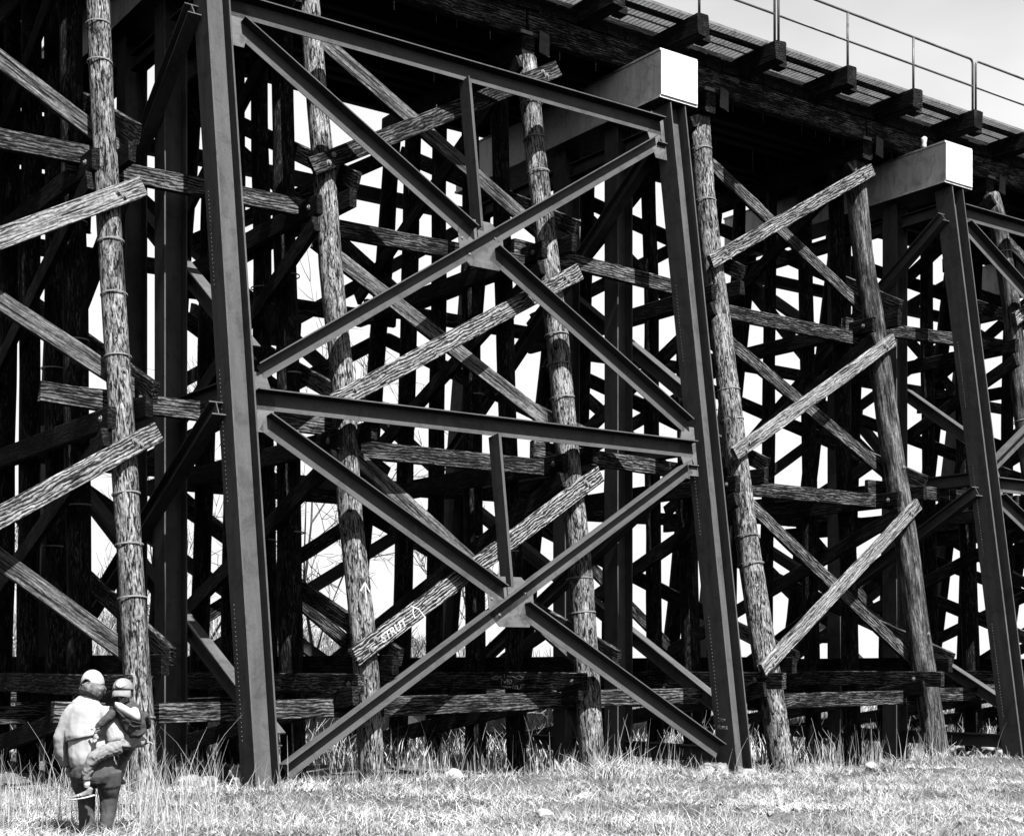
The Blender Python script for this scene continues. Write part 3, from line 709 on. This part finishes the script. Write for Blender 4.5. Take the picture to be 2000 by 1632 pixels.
def scatter(n_, d0, d1, x0=-.37, x1=.37, pw=1.0):
    """points inside a wedge of ground in front of the viewpoint, in bridge axes"""
    d = (np.random.uniform(d0 ** pw, d1 ** pw, n_)) ** (1 / pw); a = np.random.uniform(x0, x1, n_)
    X = a * d; s = .812 * X + .583 * d; t = -.583 * X + .812 * d
    return s, t
CAMA = math.atan2(-.583, .812)
def field(name, label, n_, d0, d1, h, w, lean, mat, keep=None, x0=-.40, x1=.40, clump=0, curl=.3, nseg=3, pw=1.3):
    s, t = scatter(n_, d0, d1, x0, x1, pw)
    if clump:
        cs, ct = scatter(clump, d0, d1, x0, x1, pw); q = np.random.randint(0, clump, n_); m_ = np.random.rand(n_) < .75
        s = np.where(m_, cs[q] + np.random.normal(0, .13, n_), s); t = np.where(m_, ct[q] + np.random.normal(0, .10, n_), t)
    if keep is not None: k = keep(s, t); s, t = s[k], t[k]
    n_ = len(s); tuft = .5 + .5 * np.sin(s * 2.1 + 2 * np.sin(t * 1.3)) * np.sin(t * 2.7 + 1.5 * np.sin(s * .9))
    hh = np.random.uniform(h[0], h[1], n_) * np.random.uniform(.5, 1, n_) * (.55 + .9 * tuft)
    an = np.random.uniform(0, 2 * np.pi, n_); ln = hh * np.random.uniform(lean[0], lean[1], n_)
    return ribbons(name, np.stack([s, t, gz(s, t) + EYE - .015], 1), hh, np.stack([np.cos(an) * ln, np.sin(an) * ln], 1), np.random.uniform(0, curl, n_), np.random.uniform(w[0], w[1], n_), label, mat, nseg, CAMA)
field('matted_grass', 'matted dry grass covering the foreground', 92000, 12.5, 26, (.04, .16), (.005, .012), (.8, 3.4), M['grass'], lambda s, t: t < 19.6, curl=.5)
field('short_grass', 'short dry upright grass in the foreground', 26000, 12.5, 27, (.07, .24), (.006, .011), (.2, 1.3), M['grass'], lambda s, t: t < 19.8, clump=420)
field('straw_clumps', 'pale tangled straw clumps heaped against the foot of the posts', 14000, 18, 29, (.10, .34), (.008, .014), (.4, 1.6), M['grass'], lambda s, t: (t > 15.6) & (t < 18.7), clump=110, curl=.6, nseg=4)
field('dead_stalks', 'tall pale dead stalks standing along the foot of the trestle', 3600, 19, 34, (.25, .95), (.006, .012), (.02, .45), M['grass_tall'], lambda s, t: (t > 16.9) & (t < 21.5), clump=330, curl=.1, nseg=4)
field('tall_grass', 'thin tall dry grass beside the woman at lower left', 750, 13.6, 20, (.35, .95), (.006, .012), (.1, .5), M['grass_tall'], lambda s, t: (t < 18), x0=-.37, x1=-.20, curl=.2, nseg=4)
field('foreground_stalks', 'scattered taller dry stems in the foreground grass', 700, 13.5, 20, (.25, .6), (.006, .011), (.1, .6), M['grass_tall'], None, curl=.3, nseg=4)
field('far_grass', 'dry grass on the low bank behind the trestle', 60000, 25, 60, (.25, .8), (.018, .035), (.1, .6), M['grass'], lambda s, t: t > 20.5, x0=-.40, x1=.40, nseg=2)

# clods and small stones between the tufts
vs, fs = [], []
cs, ct = scatter(1500, 13, 27, -.38, .38, 1.2)
cs2, ct2 = scatter(2600, 19, 28, -.38, .38, 1.0); k_ = (ct2 > 16.2) & (ct2 < 18.6); cs = np.concatenate([cs, cs2[k_]]); ct = np.concatenate([ct, ct2[k_]])
base_ = [Vector(q).normalized() for q in ((1, 0, -.3), (-.5, .86, -.3), (-.5, -.86, -.3), (.4, .5, .8), (-.7, .1, .8), (.3, -.6, .8))]
for x, y, z in zip(cs, ct, gz(cs, ct) + EYE):
    r_ = random.uniform(.012, .05) * random.uniform(.5, 1.2); o_ = len(vs); a = random.uniform(0, 6.28); rot = Matrix.Rotation(a, 3, 'Z')
    for q in base_: p = rot @ q; vs.append((x + p.x * r_ * random.uniform(.7, 1.3), y + p.y * r_ * random.uniform(.7, 1.3), z + (p.z + .4) * r_ * random.uniform(.5, .9)))
    fs += [tuple(o_ + k for k in q) for q in ((0, 1, 3), (1, 4, 3), (1, 2, 4), (2, 5, 4), (2, 0, 5), (0, 3, 5), (3, 4, 5))]
tag(link('gravel', mesh(vs, fs), M['rubble']), 'small clods and stones scattered through the grass', kind='stuff')

# ------------------------------------------------------------------ bare brush and trees on the bank behind
def bare_tree(name, s, t, h, seed, label, mat, cat, spread=.5, thick=.05, stems=1, depth=4, group=None):
    rnd = random.Random(seed); T = thing(name, W(s, t, G(s, t)), label, cat, group); h *= 1.45
    vsT, fsT, vsC, fsC = [], [], [], []
    def seg(p, q, r0, r1, V, F):
        d = (q - p).normalized(); u = d.orthogonal().normalized(); w = d.cross(u); o_ = len(V)
        for c, r in ((p, r0), (q, r1)):
            for k in range(4): a = k * math.pi / 2; V.append(c + (u * math.cos(a) + w * math.sin(a)) * r)
        F.extend([(o_ + k, o_ + (k + 1) % 4, o_ + 4 + (k + 1) % 4, o_ + 4 + k) for k in range(4)])
    def grow(p, d, ln, r, lev):
        n_ = 3; V, F = (vsT, fsT) if lev == 0 else (vsC, fsC)
        for i in range(n_):
            d = (d + Vector([rnd.gauss(0, .13) for _ in range(3)]) + Vector((0, 0, .04))).normalized(); q = p + d * ln / n_
            seg(p, q, r * (1 - i * .2), r * (1 - (i + 1) * .2), V, F); p = q
            if lev < depth:
                for _ in range(2 if lev else 2):
                    e = (d + Vector([rnd.gauss(0, spread) for _ in range(3)])).normalized()
                    if rnd.random() < .68: grow(p, e, ln * rnd.uniform(.45, .7), max(.010, r * .45), lev + 1)
    for k in range(stems):
        a = rnd.uniform(0, 6.28); off = Vector((math.cos(a), math.sin(a), 0)) * (0 if stems == 1 else rnd.uniform(.05, .7))
        grow(off, Vector((rnd.gauss(0, .15), rnd.gauss(0, .15), 1)).normalized(), h * rnd.uniform(.45, .6), thick, 0)
    link('trunk', mesh(vsT, fsT), mat, T, Matrix.Translation(T.location)); link('crown', mesh(vsC, fsC), mat, T, Matrix.Translation(T.location))
TL = [(-.30, 37, 5.0, 1, .05), (-.245, 44, 5.5, 1, .06), (-.135, 36, 6.0, 1, .06), (-.10, 46, 5.0, 1, .05), (-.055, 40, 4.5, 1, .05), (-.02, 50, 5.0, 1, .05), (-.215, 39, 4.2, 1, .045), (-.165, 50, 5.5, 1, .05)]
where = ['at the left edge', 'behind the woman and the nearest pile', 'seen between the second and third piles', 'behind the lower steel hanger', 'just left of the lower steel gusset', 'in the gap under the lower gusset', 'behind the first steel column', 'behind the arrow marked pile']
for i, (a, d, h, st_, th) in enumerate(TL):
    s, t = .812 * a * d + .583 * d, -.583 * a * d + .812 * d
    bare_tree('bare_tree', s, t, h, i + 11, 'leafless slender tree on the bank, ' + where[i], M['twig'], 'tree', .55, th, st_, 4, 'leafless trees behind the trestle')
BR = [-.345, -.32, -.285, -.26, -.23, -.19, -.16, -.12, -.09, -.065, -.035, -.005, .02, .05]
for i, a in enumerate(BR):
    d = 33 + (i * 7) % 11; s, t = .812 * a * d + .583 * d, -.583 * a * d + .812 * d
    bare_tree('dry_bush', s, t, 1.9 - .4 * (i > 10), 100 + i, 'pale leafless bush behind the trestle, number %s from the left' % ['one', 'two', 'three', 'four', 'five', 'six', 'seven', 'eight', 'nine', 'ten', 'eleven', 'twelve', 'thirteen', 'fourteen'][i], M['twig_pale'] if i % 3 else M['twig'], 'bush', .6, .018, 6, 2, 'leafless bushes behind the trestle')

# ------------------------------------------------------------------ people: a woman seen from behind with a small child on her right arm
DP = 13.9
RV, FV = Vector((.812, -.583, 0)), Vector((.583, .812, 0))
def Q(px_, py_, away_=0.0):          # a spot on the figure, given in the plane the woman stands in
    k = DP / 2870; return RV * (px_ - 1000) * k + FV * (DP + away_) + ZP * ((1298 - py_) * k + EYE)
MPX = DP / 2870
def limb(pts, sides=14):
    """pts: (px, py, away, half width m, half depth m)"""
    C = [Q(a, b_, c) for a, b_, c, _, _ in pts]; vs, fs = [], []; n_ = len(C)
    for i, p in enumerate(C):
        d = (C[min(i + 1, n_ - 1)] - C[max(i - 1, 0)]).normalized()
        v = (FV - d * FV.dot(d)); v = v.normalized() if v.length > .2 else (ZP - d * ZP.dot(d)).normalized(); u = v.cross(d)
        for k in range(sides):
            a = 2 * math.pi * k / sides; vs.append(p + u * math.cos(a) * pts[i][3] + v * math.sin(a) * pts[i][4])
    for i in range(n_ - 1):
        for k in range(sides): q = (k + 1) % sides; fs.append((i * sides + k, i * sides + q, (i + 1) * sides + q, (i + 1) * sides + k))
    a, c = len(vs), len(vs) + 1
    d0 = (C[0] - C[1]).normalized() * pts[0][4] * .5; d1 = (C[-1] - C[-2]).normalized() * pts[-1][4] * .5
    vs += [C[0] + d0, C[-1] + d1]
    for k in range(sides): q = (k + 1) % sides; fs += [(a, q, k), (c, (n_ - 1) * sides + k, (n_ - 1) * sides + q)]
    return vs, fs
def ball(c, rx, ry, rz, n_=14):
    vs, fs = [], []
    for i in range(n_ + 1):
        th = math.pi * i / n_
        for k in range(n_): a = 2 * math.pi * k / n_; vs.append(c + RV * rx * math.sin(th) * math.cos(a) + FV * ry * math.sin(th) * math.sin(a) + ZP * rz * math.cos(th))
    for i in range(n_):
        for k in range(n_): q = (k + 1) % n_; fs.append((i * n_ + k, (i + 1) * n_ + k, (i + 1) * n_ + q, i * n_ + q))
    return vs, fs
def fuse(name, geos, mat, parent, vox=.011, sm=3, wr=0.0, wscale=7.0):
    vs, fs = [], []
    for v, f in geos: o_ = len(vs); vs += v; fs += [tuple(i + o_ for i in q) for q in f]
    c = sum(vs, Vector()) / len(vs)
    me = mesh([v - c for v in vs], fs, True); bm = bmesh.new(); bm.from_mesh(me); bmesh.ops.remove_doubles(bm, verts=bm.verts, dist=1e-5); bmesh.ops.recalc_face_normals(bm, faces=bm.faces); bm.to_mesh(me); bm.free()
    o = link(name, me, mat, parent, Matrix.Translation(c))
    r_ = o.modifiers.new('remesh', 'REMESH'); r_.mode = 'VOXEL'; r_.voxel_size = vox; r_.use_smooth_shade = True
    if wr:
        tx = bpy.data.textures.new('folds', 'CLOUDS'); tx.noise_scale = 1 / wscale; tx.noise_depth = 2
        dm = o.modifiers.new('folds', 'DISPLACE'); dm.texture = tx; dm.strength = wr; dm.mid_level = .5
    s_ = o.modifiers.new('smooth', 'SMOOTH'); s_.iterations = sm
    return o
def hand(px_, py_, aw, dirv, side, sc_=1.0):
    """palm with four fingers and a thumb, slightly curled; dirv points from wrist to knuckles"""
    out = []; c = Q(px_, py_, aw); d = dirv.normalized(); acr = (RV - d * RV.dot(d)).normalized(); nn = d.cross(acr)
    def tube(pl, rl):
        v, f = tube_geo(pl, rl, 7); out.append((v, f))
    tube([c - d * .01 * sc_, c + d * .03 * sc_, c + d * .07 * sc_], [.024 * sc_, .034 * sc_, .030 * sc_])
    for k, ln in enumerate((.060, .070, .066, .052)):
        b0 = c + d * .07 * sc_ + acr * (k - 1.5) * .017 * sc_
        tube([b0 - d * .02, b0 + d * ln * .45 * sc_ + nn * .006, b0 + d * ln * .8 * sc_ + nn * .02 * sc_, b0 + d * ln * .95 * sc_ + nn * .035 * sc_], [.0095 * sc_, .009 * sc_, .0085 * sc_, .007 * sc_])
    b0 = c + d * .02 * sc_ + acr * side * .025 * sc_
    tube([b0 - acr * side * .01, b0 + acr * side * .02 * sc_ + d * .03 * sc_, b0 + acr * side * .022 * sc_ + d * .06 * sc_ + nn * .01], [.012 * sc_, .0105 * sc_, .008 * sc_])
    return out
PW = .011
# --- the woman: one continuous body
hd = Q(180, 1338, .05)
body = [ball(hd, .078, .098, .115), ball(hd + FV * .095 - ZP * .012, .012, .02, .022, 8), ball(hd + RV * .08 - ZP * .01, .012, .02, .03, 8), ball(hd - RV * .08 - ZP * .01, .012, .02, .03, 8),
        ball(hd + FV * .085 - ZP * .055, .026, .014, .008, 8), ball(hd + FV * .07 - ZP * .085, .03, .03, .025, 8),
        ball(hd + FV * .082 + RV * .032 + ZP * .008, .013, .012, .008, 8), ball(hd + FV * .082 - RV * .032 + ZP * .008, .013, .012, .008, 8),
        limb([(180, 1345, .03, .055, .06), (178, 1366, 0, .055, .06), (175, 1380, 0, .15, .085), (172, 1420, 0, .15, .10), (178, 1460, -.02, .125, .09), (186, 1495, -.03, .17, .12), (186, 1515, -.03, .16, .12)]),
        limb([(140, 1388, 0, .05, .05), (119, 1437, .02, .04, .04), (128, 1490, .10, .028, .028)]), limb([(212, 1390, 0, .05, .05), (228, 1438, -.04, .04, .04), (262, 1450, .16, .028, .028)]),
        limb([(165, 1500, 0, .085, .09), (166, 1555, .03, .06, .06), (166, 1575, .03, .05, .055), (170, 1622, 0, .035, .04), (170, 1640, 0, .04, .045)]),
        limb([(213, 1500, 0, .085, .09), (211, 1555, .03, .06, .06), (210, 1575, .03, .05, .055), (208, 1622, 0, .035, .04), (208, 1640, 0, .04, .045)])]
body += hand(128, 1492, .11, Vector((0, 0, -1)) + FV * .5, 1) + hand(264, 1450, .18, RV + FV * .6, -1)
WO = fuse('person', body, M['skin'], None, .009, 2)
tag(WO, 'woman seen from behind in a pale jacket, white cap and dark trousers carrying the child', 'person')
# jacket: boxy back with a yoke flap, left sleeve hanging, right sleeve wrapped round the child
jk = [limb([(180, 1357, .02, .062, .07), (176, 1366, .01, .11, .085), (173, 1374, 0, .155, .10), (172, 1390, 0, .19, .125), (171, 1415, -.01, .205, .14), (171, 1437, -.02, .212, .158), (171, 1438.5, -.02, .210, .156), (172, 1441, -.02, .190, .134), (175, 1465, -.03, .192, .14), (177, 1486, -.03, .19, .14), (178, 1491, -.03, .185, .135)]),
      limb([(148, 1384, .0, .075, .08), (131, 1408, .0, .076, .08), (118, 1440, .0, .068, .07), (118, 1470, .03, .058, .06), (125, 1494, .08, .050, .05)]),
      limb([(206, 1386, .0, .085, .09), (219, 1412, -.04, .095, .09), (229, 1436, -.06, .105, .10), (250, 1446, .02, .085, .085), (270, 1448, .14, .062, .062)])]
J = fuse('jacket', jk, M['jacket'], WO, .009, 4, .030, 6)
tr = [limb([(184, 1478, -.03, .17, .125), (186, 1498, -.04, .215, .15), (187, 1512, -.04, .225, .155), (187, 1524, -.03, .205, .14)]),
      limb([(162, 1505, -.02, .115, .125), (163, 1530, -.01, .108, .115), (167, 1556, .03, .085, .09), (168, 1585, .02, .078, .08), (170, 1622, 0, .07, .075), (170, 1631, 0, .066, .07)]),
      limb([(213, 1505, -.02, .125, .125), (213, 1530, -.01, .115, .115), (211, 1556, .03, .09, .09), (210, 1585, .02, .074, .08), (208, 1612, 0, .066, .07), (207, 1619, 0, .064, .066)])]
TR = fuse('trousers', tr, M['trousers'], WO, .009, 3, .013, 12)
for x in (170, 208):
    fuse('shoe', [limb([(x, 1641, -.05, .04, .035), (x, 1642, .05, .045, .035), (x, 1644, .14, .045, .025), (x, 1645, .19, .03, .015)])], M['rubber'], WO, .008, 2)
# hair falling out below the cap, in locks
hg = [limb([(180, 1335, .03, .082, .10), (180, 1343, .02, .104, .118), (178, 1352, .0, .108, .112), (176, 1357, -.01, .098, .095)])]
for k in range(26):
    a = R(150 + 240 * k / 25); x0 = 179 + 20 * math.cos(a); dp = .03 + .108 * math.sin(a)
    v, f = tube_geo([Q(x0, 1338, dp), Q(x0 + 4 * math.cos(a), 1345, dp * 1.05), Q(x0 + 2 * math.cos(a) + random.uniform(-2, 2), 1354 + random.uniform(0, 6), dp * .98)], [.013, .015, .005], 6); hg.append((v, f))
fuse('hair', hg, M['hair'], WO, .007, 1)
def cap_dome(name, c, rx, ry, rz, tilt, hole, mat, parent):
    """cap crown as a shelled dome of six panels; hole = (azimuth half angle, height) opened at the back"""
    vs, fs = [], []; na, nb = 48, 16; up = (ZP + FV * tilt).normalized(); fw = (FV - up * FV.dot(up)).normalized()
    for i in range(nb + 1):
        th = math.pi / 2 * i / nb
        for k in range(na):
            a = 2 * math.pi * k / na; pu = 1 - .035 * max(0, 1 - abs(((k % 8) - 0 if k % 8 < 4 else 8 - k % 8)) * .8) * math.sin(th)
            vs.append(RV * rx * pu * math.sin(th) * math.cos(a) + fw * ry * pu * math.sin(th) * math.sin(a) + up * rz * math.cos(th) ** .85)
    for i in range(nb):
        for k in range(na):
            q = (k + 1) % na; m_ = sum((vs[j] for j in (i * na + k, (i + 1) * na + k, (i + 1) * na + q, i * na + q)), Vector()) / 4
            if hole and m_.dot(fw) < 0 and (m_.dot(RV) + hole[0]) ** 2 / hole[1] ** 2 + (m_.dot(up) - .012) ** 2 / hole[2] ** 2 < 1 and m_.dot(up) > .012: continue
            if i == 0: fs.append((k, na + k, na + q)) if k else fs.append((k, na + k, na + q))
            else: fs.append((i * na + k, (i + 1) * na + k, (i + 1) * na + q, i * na + q))
    o = link(name, mesh(vs, fs, True), mat, parent, Matrix.Translation(c))
    s_ = o.modifiers.new('shell', 'SOLIDIFY'); s_.thickness = .005; s_.offset = 0
    return o, up, fw
c1 = Q(178, 1337, .05)
cp, up1, fw1 = cap_dome('cap', c1, .106, .125, .142, -.10, (.022, .044, .052), M['white_cap'], WO)
vs = []; fs = []
for i in range(9):
    a = R(40 + 100 * i / 8)
    for rr in (1.0, 1.75): vs.append(c1 + RV * .104 * math.cos(a) * (1 if rr == 1 else 1.0) + FV * .123 * math.sin(a) * rr - ZP * (.0 if rr == 1 else .03))
for i in range(8): fs.append((i * 2, i * 2 + 1, i * 2 + 3, i * 2 + 2))
o = link('cap_brim', mesh(vs, fs, True), M['white_cap'], cp); s_ = o.modifiers.new('shell', 'SOLIDIFY'); s_.thickness = .006
v, f = tube_geo([c1 + RV * (.108 * math.cos(a)) + fw1 * .127 * math.sin(a) + up1 * .006 for a in [R(180 + 180 * k / 20) for k in range(21)]], .0065, 6)
link('cap_band', mesh(v, f, True), M['dark'], cp)
v, f = tube_geo([c1 + RV * (-.022 + .05 * math.cos(a)) - fw1 * (.119 - .03 * math.sin(a) ** 2) + up1 * (.012 + .056 * math.sin(a)) for a in [R(180 * k / 12) for k in range(13)]], .005, 6)
link('cap_opening_edge', mesh(v, f, True), M['dark'], cp)
# --- the child, sitting on her right forearm, one leg hanging in front of us
hc = Q(244, 1346, -.06)
cb = [ball(hc, .070, .082, .090), ball(hc + FV * .08 - ZP * .01, .009, .014, .014, 8), ball(hc - RV * .070 - ZP * .03, .010, .016, .022, 8), ball(hc + RV * .070 - ZP * .03, .010, .016, .022, 8), ball(hc + FV * .072 - ZP * .04, .018, .01, .006, 8),
      ball(hc + FV * .07 + RV * .026, .010, .009, .006, 8), ball(hc + FV * .07 - RV * .026, .010, .009, .006, 8),
      limb([(245, 1356, -.06, .040, .045), (247, 1372, -.06, .036, .04), (252, 1384, -.07, .085, .055), (262, 1410, -.08, .085, .06), (262, 1436, -.06, .075, .06), (252, 1452, -.04, .075, .06)]),
      limb([(232, 1388, -.10, .032, .032), (216, 1402, -.16, .028, .028), (202, 1424, -.19, .020, .020), (199, 1432, -.19, .017, .017)]),
      limb([(284, 1396, -.04, .03, .03), (285, 1412, .05, .026, .026), (280, 1420, .14, .02, .02)]),
      limb([(235, 1458, -.10, .055, .055), (196, 1478, -.19, .042, .042), (182, 1500, -.20, .038, .038), (181, 1524, -.19, .026, .026), (181, 1534, -.19, .026, .028)]),
      limb([(252, 1454, .02, .05, .05), (238, 1470, .16, .04, .04), (226, 1492, .22, .034, .034), (224, 1520, .22, .026, .026)])]
cb += hand(198, 1430, -.195, Vector((0, 0, -1)) - FV * .12, 1, .62) + hand(280, 1420, .15, FV, -1, .55)
CH = fuse('person', cb, M['skin'], None, .007, 2)
tag(CH, 'small child in a dark hooded top and patterned cap carried on the woman\'s right arm', 'person')
hoo = [limb([(250, 1374, -.06, .07, .06), (254, 1384, -.07, .112, .08), (262, 1402, -.08, .122, .095), (268, 1420, -.08, .105, .09), (272, 1434, -.07, .085, .08)]),
       limb([(234, 1386, -.10, .045, .048), (219, 1400, -.16, .042, .042), (207, 1412, -.185, .034, .034), (201, 1421, -.19, .028, .028)]),
       limb([(284, 1394, -.05, .042, .042), (287, 1410, .04, .036, .036), (282, 1419, .12, .028, .028)])]
HO = fuse('hooded_top', hoo, M['hoodie'], CH, .007, 1, .018, 18)
# hood lying open on the back: white lining inside a dark rim
def patch(pts, bulge, mat, name, parent, th=.006):
    c = sum(pts, Vector()) / len(pts); n_ = len(pts); vs = []; fs = []
    for r_ in (1, .66, .33):
        for p in pts: q = c + (p - c) * r_; vs.append(q - FV * bulge * (1 - r_ ** 2))
    vs.append(c - FV * bulge)
    for r_ in range(2):
        for k in range(n_): q = (k + 1) % n_; fs.append((r_ * n_ + k, r_ * n_ + q, (r_ + 1) * n_ + q, (r_ + 1) * n_ + k))
    for k in range(n_): fs.append((2 * n_ + k, 2 * n_ + (k + 1) % n_, 3 * n_))
    o = link(name, mesh(vs, fs, True), mat, parent); s_ = o.modifiers.new('shell', 'SOLIDIFY'); s_.thickness = th; return o
HP = [(234, 1369), (244, 1371), (258, 1379), (269, 1384), (272, 1379), (279, 1383), (283, 1394), (284, 1407), (273, 1405), (256, 1397), (243, 1388), (233, 1378)]
patch([Q(a, b_, -.165) for a, b_ in HP], .03, M['white_cloth'], 'hood_lining', HO)
v, f = tube_geo([Q(a, b_, -.165) for a, b_ in HP + HP[:1]], .0075, 7, close=False); link('hood_rim', mesh(v, f, True), M['dark'], HO)
v, f = tube_geo([Q(236, 1383, -.165), Q(250, 1396, -.185), (Q(268, 1407, -.185)), Q(284, 1411, -.16), Q(283, 1416, -.155), Q(270, 1417, -.18), Q(262, 1411, -.185)], .009, 7); link('hood_fold', mesh(v, f, True), M['dark'], HO)
v, f = tube_geo([Q(207.5, 1419, -.225), Q(200, 1421, -.235), Q(191, 1421, -.21)], .010, 7); link('cuff', mesh(v, f, True), M['white_cloth'], HO)
CP = fuse('trousers', [limb([(246, 1446, -.05, .085, .075), (244, 1458, -.07, .085, .075)]), limb([(238, 1456, -.10, .07, .068), (214, 1465, -.17, .070, .066), (196, 1476, -.20, .066, .060), (186, 1492, -.20, .054, .05), (181, 1508, -.20, .046, .045), (180, 1518, -.19, .044, .042)]),
     limb([(252, 1454, .02, .06, .06), (238, 1470, .16, .052, .05), (226, 1492, .22, .045, .045), (224, 1510, .22, .04, .04)])], M['child_pants'], CH, .007, 1, .022, 20)
fuse('sock', [limb([(181, 1520, -.19, .031, .031), (181, 1530, -.19, .029, .03)])], M['white_cloth'], CH, .006, 1)
SH = fuse('shoe', [limb([(188, 1535, -.19, .026, .03), (185, 1544, -.19, .036, .034), (172, 1549, -.19, .028, .033), (158, 1552, -.19, .018, .03), (149, 1554, -.19, .010, .024)])], M['grey_cap'], CH, .006, 1)
v, f = limb([(194, 1549, -.19, .010, .036), (180, 1553, -.19, .011, .04), (160, 1556, -.19, .010, .036), (147, 1556, -.19, .007, .026)], 10)
link('sole', mesh(v, f, True), M['rubber'], SH)
for x in (166, 171):
    v, f = ball(Q(x, 1549 - (x - 166) * .3, -.226), .010, .006, .012, 8); link('strap', mesh(v, f, True), M['rubber'], SH)
fuse('shoe', [limb([(224, 1524, .20, .026, .034), (224, 1530, .26, .026, .028), (224, 1533, .33, .024, .018)])], M['grey_cap'], CH, .006, 1)
c2 = Q(243.5, 1347, -.06)
cp2, up2, fw2 = cap_dome('cap', c2, .094, .104, .112, .12, None, M['grey_cap'], CH)
vs, fs = [], []
for i in range(13):
    a = R(205 + 130 * i / 12)
    for j, rr in enumerate((1.0, 1.22, 1.42)):
        vs.append(c2 + RV * .093 * math.cos(a) * (1 + .06 * j) + FV * .102 * math.sin(a) * rr - ZP * ((.0, .030, .050)[j] + .030 * math.cos(a) ** 2 * j * .5))
for i in range(12):
    for j in range(2): o_ = i * 3 + j; fs.append((o_, o_ + 1, o_ + 4, o_ + 3))
o = link('cap_brim', mesh(vs, fs, True), M['grey_cap'], cp2); s_ = o.modifiers.new('shell', 'SOLIDIFY'); s_.thickness = .006
def onc(u, w_): # a spot on the back of the child's cap
    x = u; zz = w_; q = max(0, 1 - (x / .094) ** 2 - (zz / .112) ** 2) ** .5; return c2 + RV * x + up2 * zz - fw2 * (.104 * q + .011)
gp = [(-.045, .012), (.045, .012), (.050, .04), (.042, .085), (0, .098), (-.042, .085), (-.050, .04)]
vs = [onc(0, .05)]; fs = []; K = 28
for r_ in (.5, 1):
    for k in range(K):
        a = 2 * math.pi * k / K; x = .046 * math.cos(a); z_ = .053 + .042 * math.sin(a); x = x * (1.12 if math.sin(a) < 0 else 1); vs.append(onc(x * r_, .05 + (z_ - .05) * r_))
for k in range(K): q = (k + 1) % K; fs += [(0, 1 + k, 1 + q), (1 + k, 1 + K + k, 1 + K + q, 1 + q)]
o = link('cap_panel', mesh(vs, fs, True), M['white_cloth'], cp2); s_ = o.modifiers.new('shell', 'SOLIDIFY'); s_.thickness = .003
for k in range(13):
    x, z_ = random.uniform(-.036, .036), random.uniform(.018, .085); dx, dz = random.uniform(-.012, .012), random.uniform(-.016, .016)
    v, f = tube_geo([onc(x, z_) - fw2 * .002, onc(x + dx, z_ + dz) - fw2 * .002], .0022, 5); link('print_mark', mesh(v, f), M['dark'], cp2)
